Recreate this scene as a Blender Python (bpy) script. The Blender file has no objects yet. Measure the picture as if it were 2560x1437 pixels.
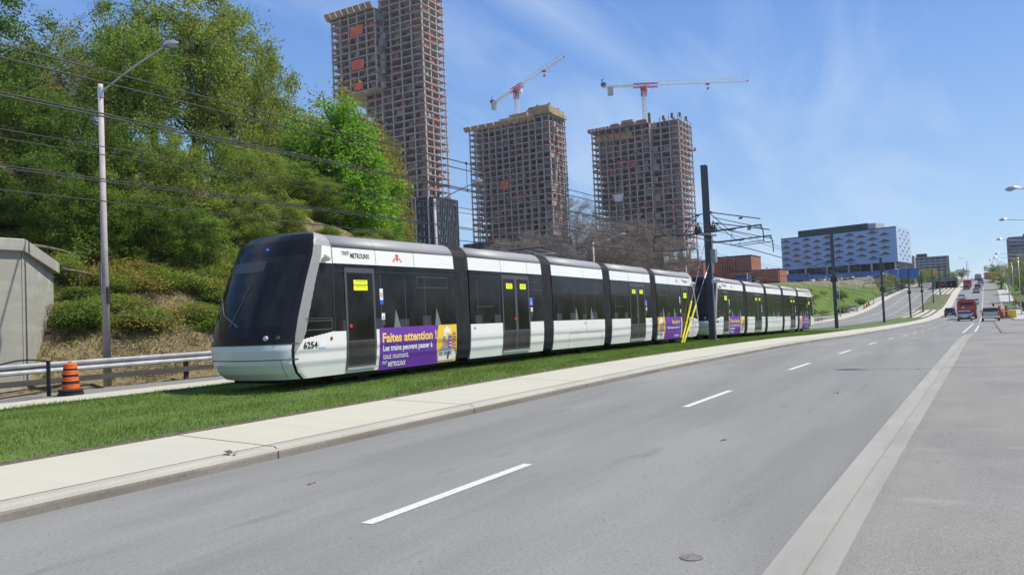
import bpy, math, random
import numpy as np
from mathutils import Vector, Matrix
R = math.radians
S = bpy.context.scene
COL = S.collection
# ------------------------------------------------------------------ camera
cam = bpy.data.cameras.new('camera'); camo = bpy.data.objects.new('camera', cam); COL.objects.link(camo)
cam.sensor_width = 36.0; cam.lens = 1930.0/2560.0*36.0; cam.clip_start = .1; cam.clip_end = 9000
YAW, PITCH, ROLL = R(30), R(2.1), R(2.5)
_f = Vector((-math.sin(YAW)*math.cos(PITCH), math.cos(YAW)*math.cos(PITCH), math.sin(PITCH)))
_r = Vector((math.cos(YAW), math.sin(YAW), 0)); _u = _r.cross(_f)
_c, _s = math.cos(ROLL), math.sin(ROLL)
_r2 = _r*_c - _u*_s; _u2 = _u*_c + _r*_s
camo.matrix_world = Matrix(((_r2.x, _u2.x, -_f.x, 0), (_r2.y, _u2.y, -_f.y, 0), (_r2.z, _u2.z, -_f.z, 1.65), (0, 0, 0, 1)))
S.camera = camo
S.render.resolution_x = 1024; S.render.resolution_y = 574
# ------------------------------------------------------------------ light
SUN_AZ, SUN_EL = 62.0, 58.0        # azimuth clockwise from the road direction (+Y)
sd = Vector((math.sin(R(SUN_AZ))*math.cos(R(SUN_EL)), math.cos(R(SUN_AZ))*math.cos(R(SUN_EL)), math.sin(R(SUN_EL))))
sl = bpy.data.lights.new('sun', 'SUN'); sl.energy = 4.3; sl.angle = R(.5); sl.color = (1, .955, .88)
slo = bpy.data.objects.new('sun', sl); COL.objects.link(slo); slo.rotation_euler = sd.to_track_quat('Z', 'Y').to_euler()
S.view_settings.view_transform = 'Standard'; S.view_settings.look = 'None'; S.view_settings.gamma = 1
S.view_settings.exposure = .38
W = bpy.data.worlds.new('World'); S.world = W; W.use_nodes = True
nt = W.node_tree; nt.nodes.clear()
def N(nt, typ, **kw):
    n = nt.nodes.new(typ)
    for k, v in kw.items():
        if k.startswith('i_'): n.inputs[k[2:].replace('_', ' ')].default_value = v
        else: setattr(n, k, v)
    return n
sky = N(nt, 'ShaderNodeTexSky', sky_type='NISHITA', sun_disc=False, sun_elevation=R(SUN_EL), sun_rotation=R(SUN_AZ), altitude=600, air_density=1.0, dust_density=.0, ozone_density=3.0)
hs = N(nt, 'ShaderNodeHueSaturation'); hs.inputs['Saturation'].default_value = 1.22; hs.inputs['Value'].default_value = 1.0; hs.inputs['Hue'].default_value = .508
bg = N(nt, 'ShaderNodeBackground'); bg.inputs['Strength'].default_value = .115
out = N(nt, 'ShaderNodeOutputWorld')
tc = N(nt, 'ShaderNodeTexCoord')
# thin wind-drawn cirrus: direction projected on a flat high layer
sep = N(nt, 'ShaderNodeSeparateXYZ'); nt.links.new(tc.outputs['Generated'], sep.inputs[0])
zz = N(nt, 'ShaderNodeMath', operation='MAXIMUM'); zz.inputs[1].default_value = .02; nt.links.new(sep.outputs[2], zz.inputs[0])
za = N(nt, 'ShaderNodeMath', operation='ADD'); za.inputs[1].default_value = .12; nt.links.new(zz.outputs[0], za.inputs[0])
dx = N(nt, 'ShaderNodeMath', operation='DIVIDE'); dy = N(nt, 'ShaderNodeMath', operation='DIVIDE')
nt.links.new(sep.outputs[0], dx.inputs[0]); nt.links.new(za.outputs[0], dx.inputs[1])
nt.links.new(sep.outputs[1], dy.inputs[0]); nt.links.new(za.outputs[0], dy.inputs[1])
cmb = N(nt, 'ShaderNodeCombineXYZ'); nt.links.new(dx.outputs[0], cmb.inputs[0]); nt.links.new(dy.outputs[0], cmb.inputs[1])
mp = N(nt, 'ShaderNodeMapping'); mp.inputs['Rotation'].default_value = (0, 0, R(38)); mp.inputs['Scale'].default_value = (1.5, .34, 1); mp.inputs['Location'].default_value = (1.3, .4, 0)
nt.links.new(cmb.outputs[0], mp.inputs[0])
n1 = N(nt, 'ShaderNodeTexNoise'); n1.inputs['Scale'].default_value = 1.1; n1.inputs['Detail'].default_value = 9; n1.inputs['Roughness'].default_value = .58; n1.inputs['Distortion'].default_value = .6
nt.links.new(mp.outputs[0], n1.inputs['Vector'])
rp = N(nt, 'ShaderNodeValToRGB'); rp.color_ramp.elements[0].position = .45; rp.color_ramp.elements[1].position = .80
nt.links.new(n1.outputs[0], rp.inputs[0])
cm = N(nt, 'ShaderNodeMath', operation='MULTIPLY'); cm.inputs[1].default_value = .62; nt.links.new(rp.outputs[0], cm.inputs[0])
def mth(op, a, b=None, c=None):
    n = N(nt, 'ShaderNodeMath', operation=op)
    for i, q in enumerate((a, b, c)):
        if q is None: continue
        if isinstance(q, (int, float)): n.inputs[i].default_value = q
        else: nt.links.new(q, n.inputs[i])
    return n.outputs[0]
ln_ = mth('ABSOLUTE', mth('ADD', mth('MULTIPLY_ADD', dy.outputs[0], -.115, dx.outputs[0]), 1.035))
wob = N(nt, 'ShaderNodeTexNoise'); wob.inputs['Scale'].default_value = 5; wob.inputs['Detail'].default_value = 8; wob.inputs['Roughness'].default_value = .7; nt.links.new(cmb.outputs[0], wob.inputs['Vector'])
edge_ = mth('MULTIPLY_ADD', wob.outputs[0], .10, -.05)
st_f = mth('SUBTRACT', 1.0, mth('DIVIDE', mth('ADD', ln_, edge_), mth('MULTIPLY_ADD', dy.outputs[0], -.05, .20)))
st_f = N(nt, 'ShaderNodeClamp').outputs[0] if False else mth('MAXIMUM', st_f, 0.0)
fd = N(nt, 'ShaderNodeMapRange'); fd.inputs['From Min'].default_value = 1.2; fd.inputs['From Max'].default_value = 2.7; fd.inputs['To Min'].default_value = 1; fd.inputs['To Max'].default_value = 0; nt.links.new(dy.outputs[0], fd.inputs[0])
st_f = mth('MULTIPLY', mth('MULTIPLY', st_f, fd.outputs[0]), mth('MULTIPLY', wob.outputs[0], .85))
csum = mth('MINIMUM', mth('ADD', cm.outputs[0], st_f), .8)
mx = N(nt, 'ShaderNodeMixRGB'); mx.inputs[2].default_value = (5.4, 6.0, 6.9, 1)
gr_ = N(nt, 'ShaderNodeValToRGB'); els = ((0, (3.0, 4.3, 6.0)), (.12, (2.6, 4.0, 6.0)), (.26, (1.75, 3.15, 5.8)), (.40, (1.0, 2.25, 5.3)), (.8, (.45, 1.2, 3.6)))
while len(gr_.color_ramp.elements) < 5: gr_.color_ramp.elements.new(.5)
for e, (p, c) in zip(gr_.color_ramp.elements, els): e.position = p; e.color = (*c, 1)
nt.links.new(zz.outputs[0], gr_.inputs[0]); mg = N(nt, 'ShaderNodeMixRGB'); mg.inputs[0].default_value = .70
nt.links.new(sky.outputs[0], hs.inputs['Color']); nt.links.new(hs.outputs[0], mg.inputs[1]); nt.links.new(gr_.outputs[0], mg.inputs[2]); nt.links.new(mg.outputs[0], mx.inputs[1]); nt.links.new(csum, mx.inputs[0])
nt.links.new(mx.outputs[0], bg.inputs[0]); nt.links.new(bg.outputs[0], out.inputs[0])

# ------------------------------------------------------------------ materials
MATS = {}
def pm(name, col, rough=.7, metal=0, var=0., scale=3., spec=.5, bump=0., bscale=40., col2=None, detail=6, coat=0, stretch=None, transl=0, isl=0, fac=(.35, .65), coord='Object'):
    if name in MATS: return MATS[name]
    m = bpy.data.materials.new(name); m.use_nodes = True; t = m.node_tree; b = t.nodes['Principled BSDF']
    b.inputs['Roughness'].default_value = rough; b.inputs['Metallic'].default_value = metal
    b.inputs['Specular IOR Level'].default_value = spec; b.inputs['Base Color'].default_value = (*col, 1)
    if coat: b.inputs['Coat Weight'].default_value = coat; b.inputs['Coat Roughness'].default_value = .08
    src = None
    if var or col2:
        c = N(t, 'ShaderNodeTexCoord'); v = c.outputs[coord]
        if stretch:
            mpn = N(t, 'ShaderNodeMapping'); mpn.inputs['Scale'].default_value = stretch; t.links.new(v, mpn.inputs[0]); v = mpn.outputs[0]
        n = N(t, 'ShaderNodeTexNoise'); n.inputs['Scale'].default_value = scale; n.inputs['Detail'].default_value = detail; n.inputs['Roughness'].default_value = .6
        t.links.new(v, n.inputs['Vector'])
        r = N(t, 'ShaderNodeValToRGB'); r.color_ramp.elements[0].position = fac[0]; r.color_ramp.elements[1].position = fac[1]
        c2 = col2 if col2 else tuple(min(1, x*(1+var)) for x in col)
        c1 = col if col2 else tuple(x*(1-var) for x in col)
        r.color_ramp.elements[0].color = (*c1, 1); r.color_ramp.elements[1].color = (*c2, 1)
        t.links.new(n.outputs[0], r.inputs[0]); src = r.outputs[0]
    if isl:
        g = N(t, 'ShaderNodeNewGeometry'); h = N(t, 'ShaderNodeHueSaturation')
        mr = N(t, 'ShaderNodeMapRange'); mr.inputs['To Min'].default_value = 1-isl; mr.inputs['To Max'].default_value = 1+isl
        mh = N(t, 'ShaderNodeMapRange'); mh.inputs['To Min'].default_value = .485; mh.inputs['To Max'].default_value = .515
        t.links.new(g.outputs['Random Per Island'], mr.inputs[0]); t.links.new(mr.outputs[0], h.inputs['Value'])
        t.links.new(g.outputs['Random Per Island'], mh.inputs[0]); t.links.new(mh.outputs[0], h.inputs['Hue'])
        if src: t.links.new(src, h.inputs['Color'])
        else: h.inputs['Color'].default_value = (*col, 1)
        src = h.outputs[0]
    if src: t.links.new(src, b.inputs['Base Color'])
    if bump:
        c = N(t, 'ShaderNodeTexCoord'); n = N(t, 'ShaderNodeTexNoise'); n.inputs['Scale'].default_value = bscale; n.inputs['Detail'].default_value = 5
        t.links.new(c.outputs['Object'], n.inputs['Vector'])
        bn = N(t, 'ShaderNodeBump'); bn.inputs['Strength'].default_value = bump; bn.inputs['Distance'].default_value = .02
        t.links.new(n.outputs[0], bn.inputs['Height']); t.links.new(bn.outputs[0], b.inputs['Normal'])
    if transl:
        tr = N(t, 'ShaderNodeBsdfTranslucent'); ms = N(t, 'ShaderNodeMixShader'); ms.inputs[0].default_value = transl
        if src: t.links.new(src, tr.inputs[0])
        else: tr.inputs[0].default_value = (*col, 1)
        o = t.nodes['Material Output']; t.links.new(b.outputs[0], ms.inputs[1]); t.links.new(tr.outputs[0], ms.inputs[2]); t.links.new(ms.outputs[0], o.inputs[0])
    MATS[name] = m
    return m
def multi_surface(name, base, layers, rough=.9, bump=0, bscale=60, spec=.3):
    """base colour, then layers (noise scale, lo, hi, colour, stretch, amount) painted over it: real stains, aggregate and wear"""
    m = bpy.data.materials.new(name); m.use_nodes = True; t = m.node_tree; b = t.nodes['Principled BSDF']
    b.inputs['Roughness'].default_value = rough; b.inputs['Specular IOR Level'].default_value = spec
    c = N(t, 'ShaderNodeTexCoord'); prev = None
    for (sc, lo, hi, colr, st, amt) in layers:
        v = c.outputs['Object']
        if st:
            q = N(t, 'ShaderNodeMapping'); q.inputs['Scale'].default_value = st; t.links.new(v, q.inputs[0]); v = q.outputs[0]
        n = N(t, 'ShaderNodeTexNoise'); n.inputs['Scale'].default_value = sc; n.inputs['Detail'].default_value = 5; n.inputs['Roughness'].default_value = .62
        t.links.new(v, n.inputs['Vector'])
        mr = N(t, 'ShaderNodeMapRange'); mr.inputs['From Min'].default_value = lo; mr.inputs['From Max'].default_value = hi; mr.inputs['To Max'].default_value = amt
        t.links.new(n.outputs[0], mr.inputs[0])
        x = N(t, 'ShaderNodeMixRGB'); x.inputs[2].default_value = (*colr, 1); t.links.new(mr.outputs[0], x.inputs[0])
        if prev: t.links.new(prev, x.inputs[1])
        else: x.inputs[1].default_value = (*base, 1)
        prev = x.outputs[0]
    t.links.new(prev, b.inputs['Base Color'])
    if bump:
        n = N(t, 'ShaderNodeTexNoise'); n.inputs['Scale'].default_value = bscale; n.inputs['Detail'].default_value = 4
        t.links.new(c.outputs['Object'], n.inputs['Vector'])
        bn = N(t, 'ShaderNodeBump'); bn.inputs['Strength'].default_value = bump; bn.inputs['Distance'].default_value = .01
        t.links.new(n.outputs[0], bn.inputs['Height']); t.links.new(bn.outputs[0], b.inputs['Normal'])
    MATS[name] = m
    return m

# ------------------------------------------------------------------ mesh helpers
class MB:
    def __init__(s): s.v = []; s.f = []; s.m = []; s.mi = 0
    def quad(s, a, b, c, d):
        i = len(s.v); s.v += [tuple(a), tuple(b), tuple(c), tuple(d)]; s.f.append((i, i+1, i+2, i+3)); s.m.append(s.mi); return s
    def poly(s, pts):
        i = len(s.v); s.v += [tuple(p) for p in pts]; s.f.append(tuple(range(i, i+len(pts)))); s.m.append(s.mi); return s
    def box(s, x0, x1, y0, y1, z0, z1):
        i = len(s.v)
        s.v += [(x0, y0, z0), (x1, y0, z0), (x1, y1, z0), (x0, y1, z0), (x0, y0, z1), (x1, y0, z1), (x1, y1, z1), (x0, y1, z1)]
        for q in ((0, 3, 2, 1), (4, 5, 6, 7), (0, 1, 5, 4), (1, 2, 6, 5), (2, 3, 7, 6), (3, 0, 4, 7)):
            s.f.append(tuple(i+k for k in q)); s.m.append(s.mi)
        return s
    def tube(s, p, q, r0, r1=None, n=6, cap=True):
        if r1 is None: r1 = r0
        p = Vector(p); q = Vector(q); d = q-p
        if d.length < 1e-6: return s
        d.normalize(); a = d.orthogonal().normalized(); b = d.cross(a)
        i = len(s.v)
        for (c, r) in ((p, r0), (q, r1)):
            for k in range(n):
                t = 2*math.pi*k/n; s.v.append(tuple(c + a*math.cos(t)*r + b*math.sin(t)*r))
        for k in range(n):
            k2 = (k+1) % n; s.f.append((i+k, i+k2, i+n+k2, i+n+k)); s.m.append(s.mi)
        if cap:
            s.f.append(tuple(i+n+k for k in range(n))); s.m.append(s.mi); s.f.append(tuple(i+k for k in reversed(range(n)))); s.m.append(s.mi)
        return s
    def path(s, pts, r, n=6):
        for a, b in zip(pts[:-1], pts[1:]): s.tube(a, b, r, r, n)
        return s
    def lathe(s, prof, cx=0, cy=0, n=20):
        i = len(s.v)
        for (r, z) in prof:
            for k in range(n):
                t = 2*math.pi*k/n; s.v.append((cx+r*math.cos(t), cy+r*math.sin(t), z))
        for j in range(len(prof)-1):
            for k in range(n):
                k2 = (k+1) % n; s.f.append((i+j*n+k, i+j*n+k2, i+(j+1)*n+k2, i+(j+1)*n+k)); s.m.append(s.mi)
        s.f.append(tuple(i+(len(prof)-1)*n+k for k in range(n))); s.m.append(s.mi)
        return s
    def prism(s, outline, axis, a, b):
        """outline of 2-D points extruded along an axis ('x','y','z') from a to b"""
        def P(p, t): return {'x': (t, p[0], p[1]), 'y': (p[0], t, p[1]), 'z': (p[0], p[1], t)}[axis]
        n = len(outline); i = len(s.v)
        s.v += [P(p, a) for p in outline] + [P(p, b) for p in outline]
        for k in range(n):
            k2 = (k+1) % n; s.f.append((i+k, i+k2, i+n+k2, i+n+k)); s.m.append(s.mi)
        s.f.append(tuple(i+k for k in reversed(range(n)))); s.m.append(s.mi)
        s.f.append(tuple(i+n+k for k in range(n))); s.m.append(s.mi)
        return s
    def grid(s, rows, flip=False):
        i = len(s.v); nr = len(rows); nc = len(rows[0])
        for r in rows: s.v += [tuple(p) for p in r]
        for a in range(nr-1):
            for b in range(nc-1):
                q = (i+a*nc+b, i+a*nc+b+1, i+(a+1)*nc+b+1, i+(a+1)*nc+b)
                s.f.append(q[::-1] if flip else q); s.m.append(s.mi)
        return s
    def xf(s, M, start=0):
        s.v[start:] = [tuple(M @ Vector(p)) for p in s.v[start:]]; return s
    def flanks(s, name, mats, parent=None, smooth=False):
        """left-hand and right-hand pieces become objects of their own"""
        res = []
        for sg in (1, -1):
            q = MB(); mp_ = {}
            for f, mi in zip(s.f, s.m):
                if sum(s.v[i][0] for i in f)*sg <= 0: continue
                nf = []
                for i in f:
                    if i not in mp_: mp_[i] = len(q.v); q.v.append(s.v[i])
                    nf.append(mp_[i])
                q.f.append(tuple(nf)); q.m.append(mi)
            if q.f: res.append(q.build(name, mats, parent, smooth))
        return res
    def build(s, name, mats, parent=None, smooth=False, bevel=0):
        me = bpy.data.meshes.new(name)
        me.from_pydata(s.v, [], s.f)
        if not isinstance(mats, (list, tuple)): mats = [mats]
        for m in mats: me.materials.append(m)
        if len(mats) > 1: me.polygons.foreach_set('material_index', s.m)
        if smooth: me.polygons.foreach_set('use_smooth', [True]*len(me.polygons))
        me.update()
        o = bpy.data.objects.new(name, me); COL.objects.link(o)
        if parent: o.parent = parent
        if bevel:
            md = o.modifiers.new('bevel', 'BEVEL'); md.width = bevel; md.segments = 2; md.limit_method = 'ANGLE'; md.angle_limit = R(40)
        return o
def tag(o, label=None, cat=None, group=None, kind=None):
    if label: o['label'] = label
    if cat: o['category'] = cat
    if group: o['group'] = group
    if kind: o['kind'] = kind
    return o
def empty(name, loc=(0, 0, 0), rz=0, label=None, cat=None, group=None):
    o = bpy.data.objects.new(name, None); COL.objects.link(o); o.location = loc; o.rotation_euler = (0, 0, rz); o.empty_display_size = .3
    return tag(o, label, cat, group)
def copy_tree(o, parent=None):
    c = o.copy(); COL.objects.link(c)
    if parent: c.parent = parent
    for ch in list(o.children): copy_tree(ch, c)
    return c
def struct(o): o['kind'] = 'structure'; return o

# ------------------------------------------------------------------ the lie of the land
LS = [-60, 4.9, 12.65, 20.4, 35.9, 51.4, 66.9, 82.4, 98, 113.4, 121, 170, 240, 290, 370, 470, 530, 700, 1200]
LN = [-5.2, -4.33, -4.07, -3.8, -3.42, -3.01, -2.61, -2.22, -1.83, -1.4, -1.19, .1, 1.9, 3.3, 5.8, 9, 11, 16, 31]
ZS = [-100, 20, 28, 36, 44, 51, 67, 82, 98, 113, 121, 140, 160, 180, 200, 220, 240, 260, 290, 370, 440, 500, 540, 1200]
ZZ = [0, 0, -.11, -.22, -.37, -.57, -.88, -1.19, -1.46, -1.71, -1.85, -2.05, -2.2, -2.2, -1.9, -1.3, -.5, .8, 2.6, 6.2, 9.5, 11.5, 12, 10]
_ss = np.arange(-100, 1201, 1.0)
_k = np.ones(9)/9
_zz = np.interp(_ss, ZS, ZZ); _zp = np.pad(_zz, 4, 'edge'); _zz = np.convolve(_zp, _k, 'valid')
_ll = np.interp(_ss, LS, LN); _lp = np.pad(_ll, 4, 'edge'); _ll = np.convolve(_lp, _k, 'valid')
def zr(s): return float(np.interp(s, _ss, _zz))
def L(s): return float(np.interp(s, _ss, _ll))
def sm(a, b, x):
    t = min(1, max(0, (x-a)/(b-a))); return t*t*(3-2*t)
def lerp(a, b, t): return a+(b-a)*t
def lrR(s): return L(s)+lerp(-15.1, -11.2, sm(60, 100, s))      # inner edge of the left carriageway
def lrL(s): return L(s)+lerp(-18.7, -22.6, sm(60, 100, s))      # outer edge of it
def nLE(s):
    a = L(s)-19.6
    if s < 13.5: a = -26.3
    elif s < 17: a = lerp(-26.3, a, (s-13.5)/3.5)
    return lerp(a, L(s)-25.6, sm(60, 100, s))
rs = random.Random(5)
def vn(x, y):
    return math.sin(x*.13+1.7*math.sin(y*.07))*.5+math.sin(y*.19+x*.05+2)*.3+math.sin(x*.41-y*.33)*.2
PS = [-100, 100, 130, 160, 200, 240, 300, 360, 450, 600, 3000]
PZ = [4, 3.5, 4.2, 6.0, 7.0, 8.0, 9.2, 12.0, 18, 24, 30]
def G(n, s):
    z = zr(s)
    le = nLE(s); re = L(s)+11
    if n > re:
        d = n-re
        return z - .15 + .02*min(d, 60) + (.12*min(max(d-6, 0), 60))*sm(120, 220, s) + .25*vn(n, s)*sm(2, 10, d)
    if n > le: return z-.15
    d = le-n
    ha = z-.1+min(.62*d, lerp(13.5, 3.4, sm(24, 56, s))) + .05*max(0, d-24) + (.35*vn(n, s) if d > 3 else 0)
    if s < 14 and d > .2: ha = max(ha, 4.35)
    P = float(np.interp(s, PS, PZ))
    sh = .08*min(d, 3) + .95*max(0, d-3)
    hb = z-.1+min(sh, max(0, P-z)) + .055*max(0, d-34)
    hb = min(hb, max(P, 33)) + .12*vn(n, s)*min(1, d/8)
    w = sm(62, 104, s + .18*min(0, n+24))
    return lerp(ha, hb, w)
def strip(name, offs, s0, s1, mat, step=2.0, base=None, smooth=False, drape=None):
    """ribbon along the road: offs = list of (offset or function, dz) across"""
    m = MB(); rows = []
    n = max(1, int(math.ceil((s1-s0)/step)))
    for i in range(n+1):
        s = s0+(s1-s0)*i/n; row = []
        for (o, dz) in offs:
            x = o(s) if callable(o) else L(s)+o
            row.append((x, s, (G(x, s)+dz) if drape else zr(s)+dz))
        rows.append(row)
    m.grid(rows)
    return m.build(name, mat, None, smooth)

# ------------------------------------------------------------------ ground sheet
ns = [-4000, -2500, -1500, -1000, -700, -500, -400]+list(range(-340, -100, 12))+list(range(-100, -60, 5))+[x*1.0 for x in range(-60, -15, 1)]+list(range(-15, 16, 2))+list(range(16, 60, 4))+[70, 90, 120, 160, 220, 300, 450, 700, 1100, 1800, 3000]
st_ = [-300, -150, -80]+[x for x in range(-50, 130, 2)]+list(range(130, 320, 4))+list(range(320, 620, 10))+[650, 700, 780, 900, 1100, 1500, 2200, 3500, 6000]
g_rows = []
for s in st_:
    sc_ = min(max(s, -100), 1200)
    g_rows.append([(n, s, G(n, sc_)) for n in ns])
def ground_material():
    m = bpy.data.materials.new('hillside_grass'); m.use_nodes = True; t = m.node_tree; b = t.nodes['Principled BSDF']; b.inputs['Roughness'].default_value = 1; b.inputs['Specular IOR Level'].default_value = .1
    c = N(t, 'ShaderNodeTexCoord'); sp = N(t, 'ShaderNodeSeparateXYZ'); t.links.new(c.outputs['Object'], sp.inputs[0])
    def noise(sc, det=6):
        n = N(t, 'ShaderNodeTexNoise'); n.inputs['Scale'].default_value = sc; n.inputs['Detail'].default_value = det; n.inputs['Roughness'].default_value = .65; t.links.new(c.outputs['Object'], n.inputs['Vector']); return n.outputs[0]
    def ramp(src, els):
        r = N(t, 'ShaderNodeValToRGB'); cr = r.color_ramp
        while len(cr.elements) < len(els): cr.elements.new(.5)
        for e, (p, cl) in zip(cr.elements, els): e.position = p; e.color = (*cl, 1)
        t.links.new(src, r.inputs[0]); return r.outputs[0]
    near = ramp(noise(2.2, 9), [(.30, (.05, .045, .025)), (.42, (.17, .13, .07)), (.52, (.30, .235, .13)), (.60, (.20, .17, .08)), (.70, (.085, .115, .028))])
    far = ramp(noise(.35, 10), [(.30, (.065, .105, .02)), (.48, (.095, .15, .028)), (.58, (.13, .185, .04)), (.68, (.20, .19, .075))])
    mr = N(t, 'ShaderNodeMapRange'); mr.inputs['From Min'].default_value = 66; mr.inputs['From Max'].default_value = 96; t.links.new(sp.outputs[1], mr.inputs[0])
    x = N(t, 'ShaderNodeMixRGB'); t.links.new(mr.outputs[0], x.inputs[0]); t.links.new(near, x.inputs[1]); t.links.new(far, x.inputs[2])
    # higher and farther: worn, dusty site ground
    mr2 = N(t, 'ShaderNodeMapRange'); mr2.inputs['From Min'].default_value = 5.6; mr2.inputs['From Max'].default_value = 7.5; t.links.new(sp.outputs[2], mr2.inputs[0])
    mr3 = N(t, 'ShaderNodeMath', operation='MULTIPLY'); t.links.new(mr.outputs[0], mr3.inputs[0]); t.links.new(mr2.outputs[0], mr3.inputs[1])
    dust = ramp(noise(.12, 6), [(.35, (.15, .13, .08)), (.6, (.24, .21, .16))])
    y = N(t, 'ShaderNodeMixRGB'); t.links.new(mr3.outputs[0], y.inputs[0]); t.links.new(x.outputs[0], y.inputs[1]); t.links.new(dust, y.inputs[2])
    t.links.new(y.outputs[0], b.inputs['Base Color'])
    bn = N(t, 'ShaderNodeBump'); bn.inputs['Strength'].default_value = .9; bn.inputs['Distance'].default_value = .25
    t.links.new(noise(5, 8), bn.inputs['Height']); t.links.new(bn.outputs[0], b.inputs['Normal'])
    return m
gm = ground_material()
mb = MB(); mb.grid(g_rows, flip=True); struct(mb.build('ground', gm, None, True))

# ------------------------------------------------------------------ roads, kerbs, median
asph = multi_surface('asphalt', (.236, .230, .208), [
    (1.0, .40, .60, (.198, .193, .175), (1, .07, 1), .9), (.35, .5, .66, (.272, .265, .238), (1, .25, 1), .9), (2.6, .60, .74, (.145, .144, .137), (1, .2, 1), .6),
    (34, .50, .70, (.10, .10, .098), None, .5), (130, .54, .70, (.08, .08, .08), None, .6), (90, .55, .75, (.42, .41, .40), None, .7), (16, .66, .72, (.10, .10, .105), (1, .5, 1), .7)], rough=.92, bump=.5, bscale=120)
asph2 = multi_surface('asphalt_shoulder', (.250, .236, .202), [
    (.5, .42, .6, (.188, .181, .165), (1, .35, 1), .8), (.22, .5, .62, (.268, .258, .234), (.8, 1, 1), .7), (1.6, .60, .68, (.32, .31, .28), (.6, 1.4, 1), .5),
    (60, .52, .72, (.12, .115, .11), None, .8), (95, .55, .72, (.46, .44, .41), None, .8), (9, .66, .74, (.12, .115, .11), None, .6)], rough=.95, bump=.7, bscale=110)
conc = multi_surface('splash_concrete', (.475, .45, .345), [
    (1.1, .42, .66, (.44, .42, .34), (.5, 2.5, 1), .8), (5, .5, .7, (.50, .48, .40), (.3, 6, 1), .6), (70, .55, .75, (.38, .365, .32), None, .5), (.3, .55, .7, (.43, .41, .36), None, .6)], rough=.9, bump=.25, bscale=70)
kerbm = multi_surface('kerb_concrete', (.40, .375, .31), [
    (1.3, .4, .65, (.33, .31, .26), (1, .35, 1), .85), (40, .55, .72, (.26, .25, .21), None, .6), (.5, .5, .7, (.46, .44, .39), None, .5)], rough=.92, bump=.3, bscale=60)
gutm = multi_surface('gutter_concrete', (.315, .306, .265), [
    (1.2, .42, .66, (.262, .254, .22), (2, .3, 1), .85), (60, .55, .74, (.22, .21, .19), None, .6), (.4, .5, .65, (.36, .35, .305), None, .6)], rough=.92, bump=.3, bscale=60)
kerbside = pm('dark_kerb_face', (.20, .18, .145), .95, var=.25, scale=3)  # dark brown kerb face with mottled tone
paint = multi_surface('white_road_paint', (.60, .60, .575), [(22, .50, .62, (.48, .48, .46), None, .8), (60, .58, .66, (.28, .28, .27), None, .9)], rough=.75)
dirt = pm('edge_soil', (.12, .088, .06), 1, var=.5, scale=14, bump=.6, bscale=50)
jointm = pm('joint_shadow_gap', (.05, .045, .04), 1)
turf = pm('turf_soil', (.07, .12, .018), 1, col2=(.10, .16, .028), scale=1.3)
struct(strip('road', [(-3.2, 0), (3.17, 0)], -50, 620, asph))
struct(strip('road_left', [(lrL, 0), (lrR, 0)], -50, 620, asph))
struct(strip('gutter', [(3.17, .004), (3.38, -.006), (3.39, -.035), (3.415, -.035), (3.42, .035), (3.585, .045), (3.59, -.1)], -50, 52, gutm, 1.0))
struct(strip('shoulder', [(3.57, .03), (3.66, .035), (10, .06), (22, .05)], -50, 52, asph2, 1.0))
struct(strip('apron', [(5.16, .055), (10, .06), (22, .05)], 52, 122, asph2, 1.0))
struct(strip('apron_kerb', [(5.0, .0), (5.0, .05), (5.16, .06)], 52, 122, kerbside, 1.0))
struct(strip('turn_lane', [(3.18, .001), (4.99, .001)], 52.0, 122, asph))
struct(strip('turn_lane', [(3.18, .001), (7.4, .001)], 122, 620, asph))
def kerb_joint_rows(off_top, off_base):
    pass
# right-hand splash strip of the median: kerb, joint line and sloping slab
struct(strip('kerb', [(-3.207, .095), (-3.225, .125), (-3.27, .148), (-3.42, .152)], -50, 620, kerbm, 1.0, smooth=False))
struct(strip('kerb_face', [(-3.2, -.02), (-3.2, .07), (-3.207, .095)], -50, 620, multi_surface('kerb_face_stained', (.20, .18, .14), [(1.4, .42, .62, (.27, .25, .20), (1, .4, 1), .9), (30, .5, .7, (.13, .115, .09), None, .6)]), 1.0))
struct(strip('kerb_channel', [(-3.425, .147), (-3.435, .147)], -50, 120, jointm, 2.0))
struct(strip('median_slab', [(-3.44, .153), (-5.12, .215), (-5.13, .05)], -50, 620, conc, 1.0))
struct(strip('soil_edge', [(-5.13, .185), (-5.5, .20)], -50, 165, dirt, 1.0))
struct(strip('median_turf', [(-5.4, .16), (-5.6, .20), (-12.4, .20), (-12.8, .16)] , -50, 66, turf, 1.0))
def gl(s): return max(L(s)-12.8, lrR(s)+.35)
struct(strip('median_turf_far', [(-5.3, .16), (-5.6, .20), (lambda s: gl(s)+.4, .20), (gl, .16)], 66, 166, turf, 2.0))
struct(strip('median_slab_left', [(-12.8, .20), (-14.9, .16), (-15.08, .12), (-15.1, -.02)], -50, 64, conc, 1.0))
struct(strip('kerb_left', [(gl, .18), (lambda s: lrR(s)+.12, .15), (lambda s: lrR(s), .12), (lambda s: lrR(s), -.02)], 64, 620, kerbm, 2.0))
struct(strip('track_slab', [(-5.13, .17), (gl, .17)], 166, 214, conc, 2.0))
struct(strip('median_turf_hill', [(-5.13, .17), (gl, .17)], 214, 286, turf, 2.0))
struct(strip('track_slab_portal', [(-5.13, .17), (gl, .17)], 286, 342, conc, 2.0))
rust = pm('rust_rail_bed', (.16, .095, .065), .9, var=.35, scale=4)
steel = pm('rail_steel', (.26, .21, .18), .45, .8, var=.3, scale=3)
TS = [-60, 0, 13, 18, 23, 28, 34, 40, 44, 67, 90, 170, 400]; TN = [-13.2, -12.75, -12.49, -12.32, -12.2, -12.1, -11.95, -11.8, -11.7, -10.9, -10.2, -8.3, -1.2]
def tram_axis(s): return float(np.interp(s, TS, TN))-1.325
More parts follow.
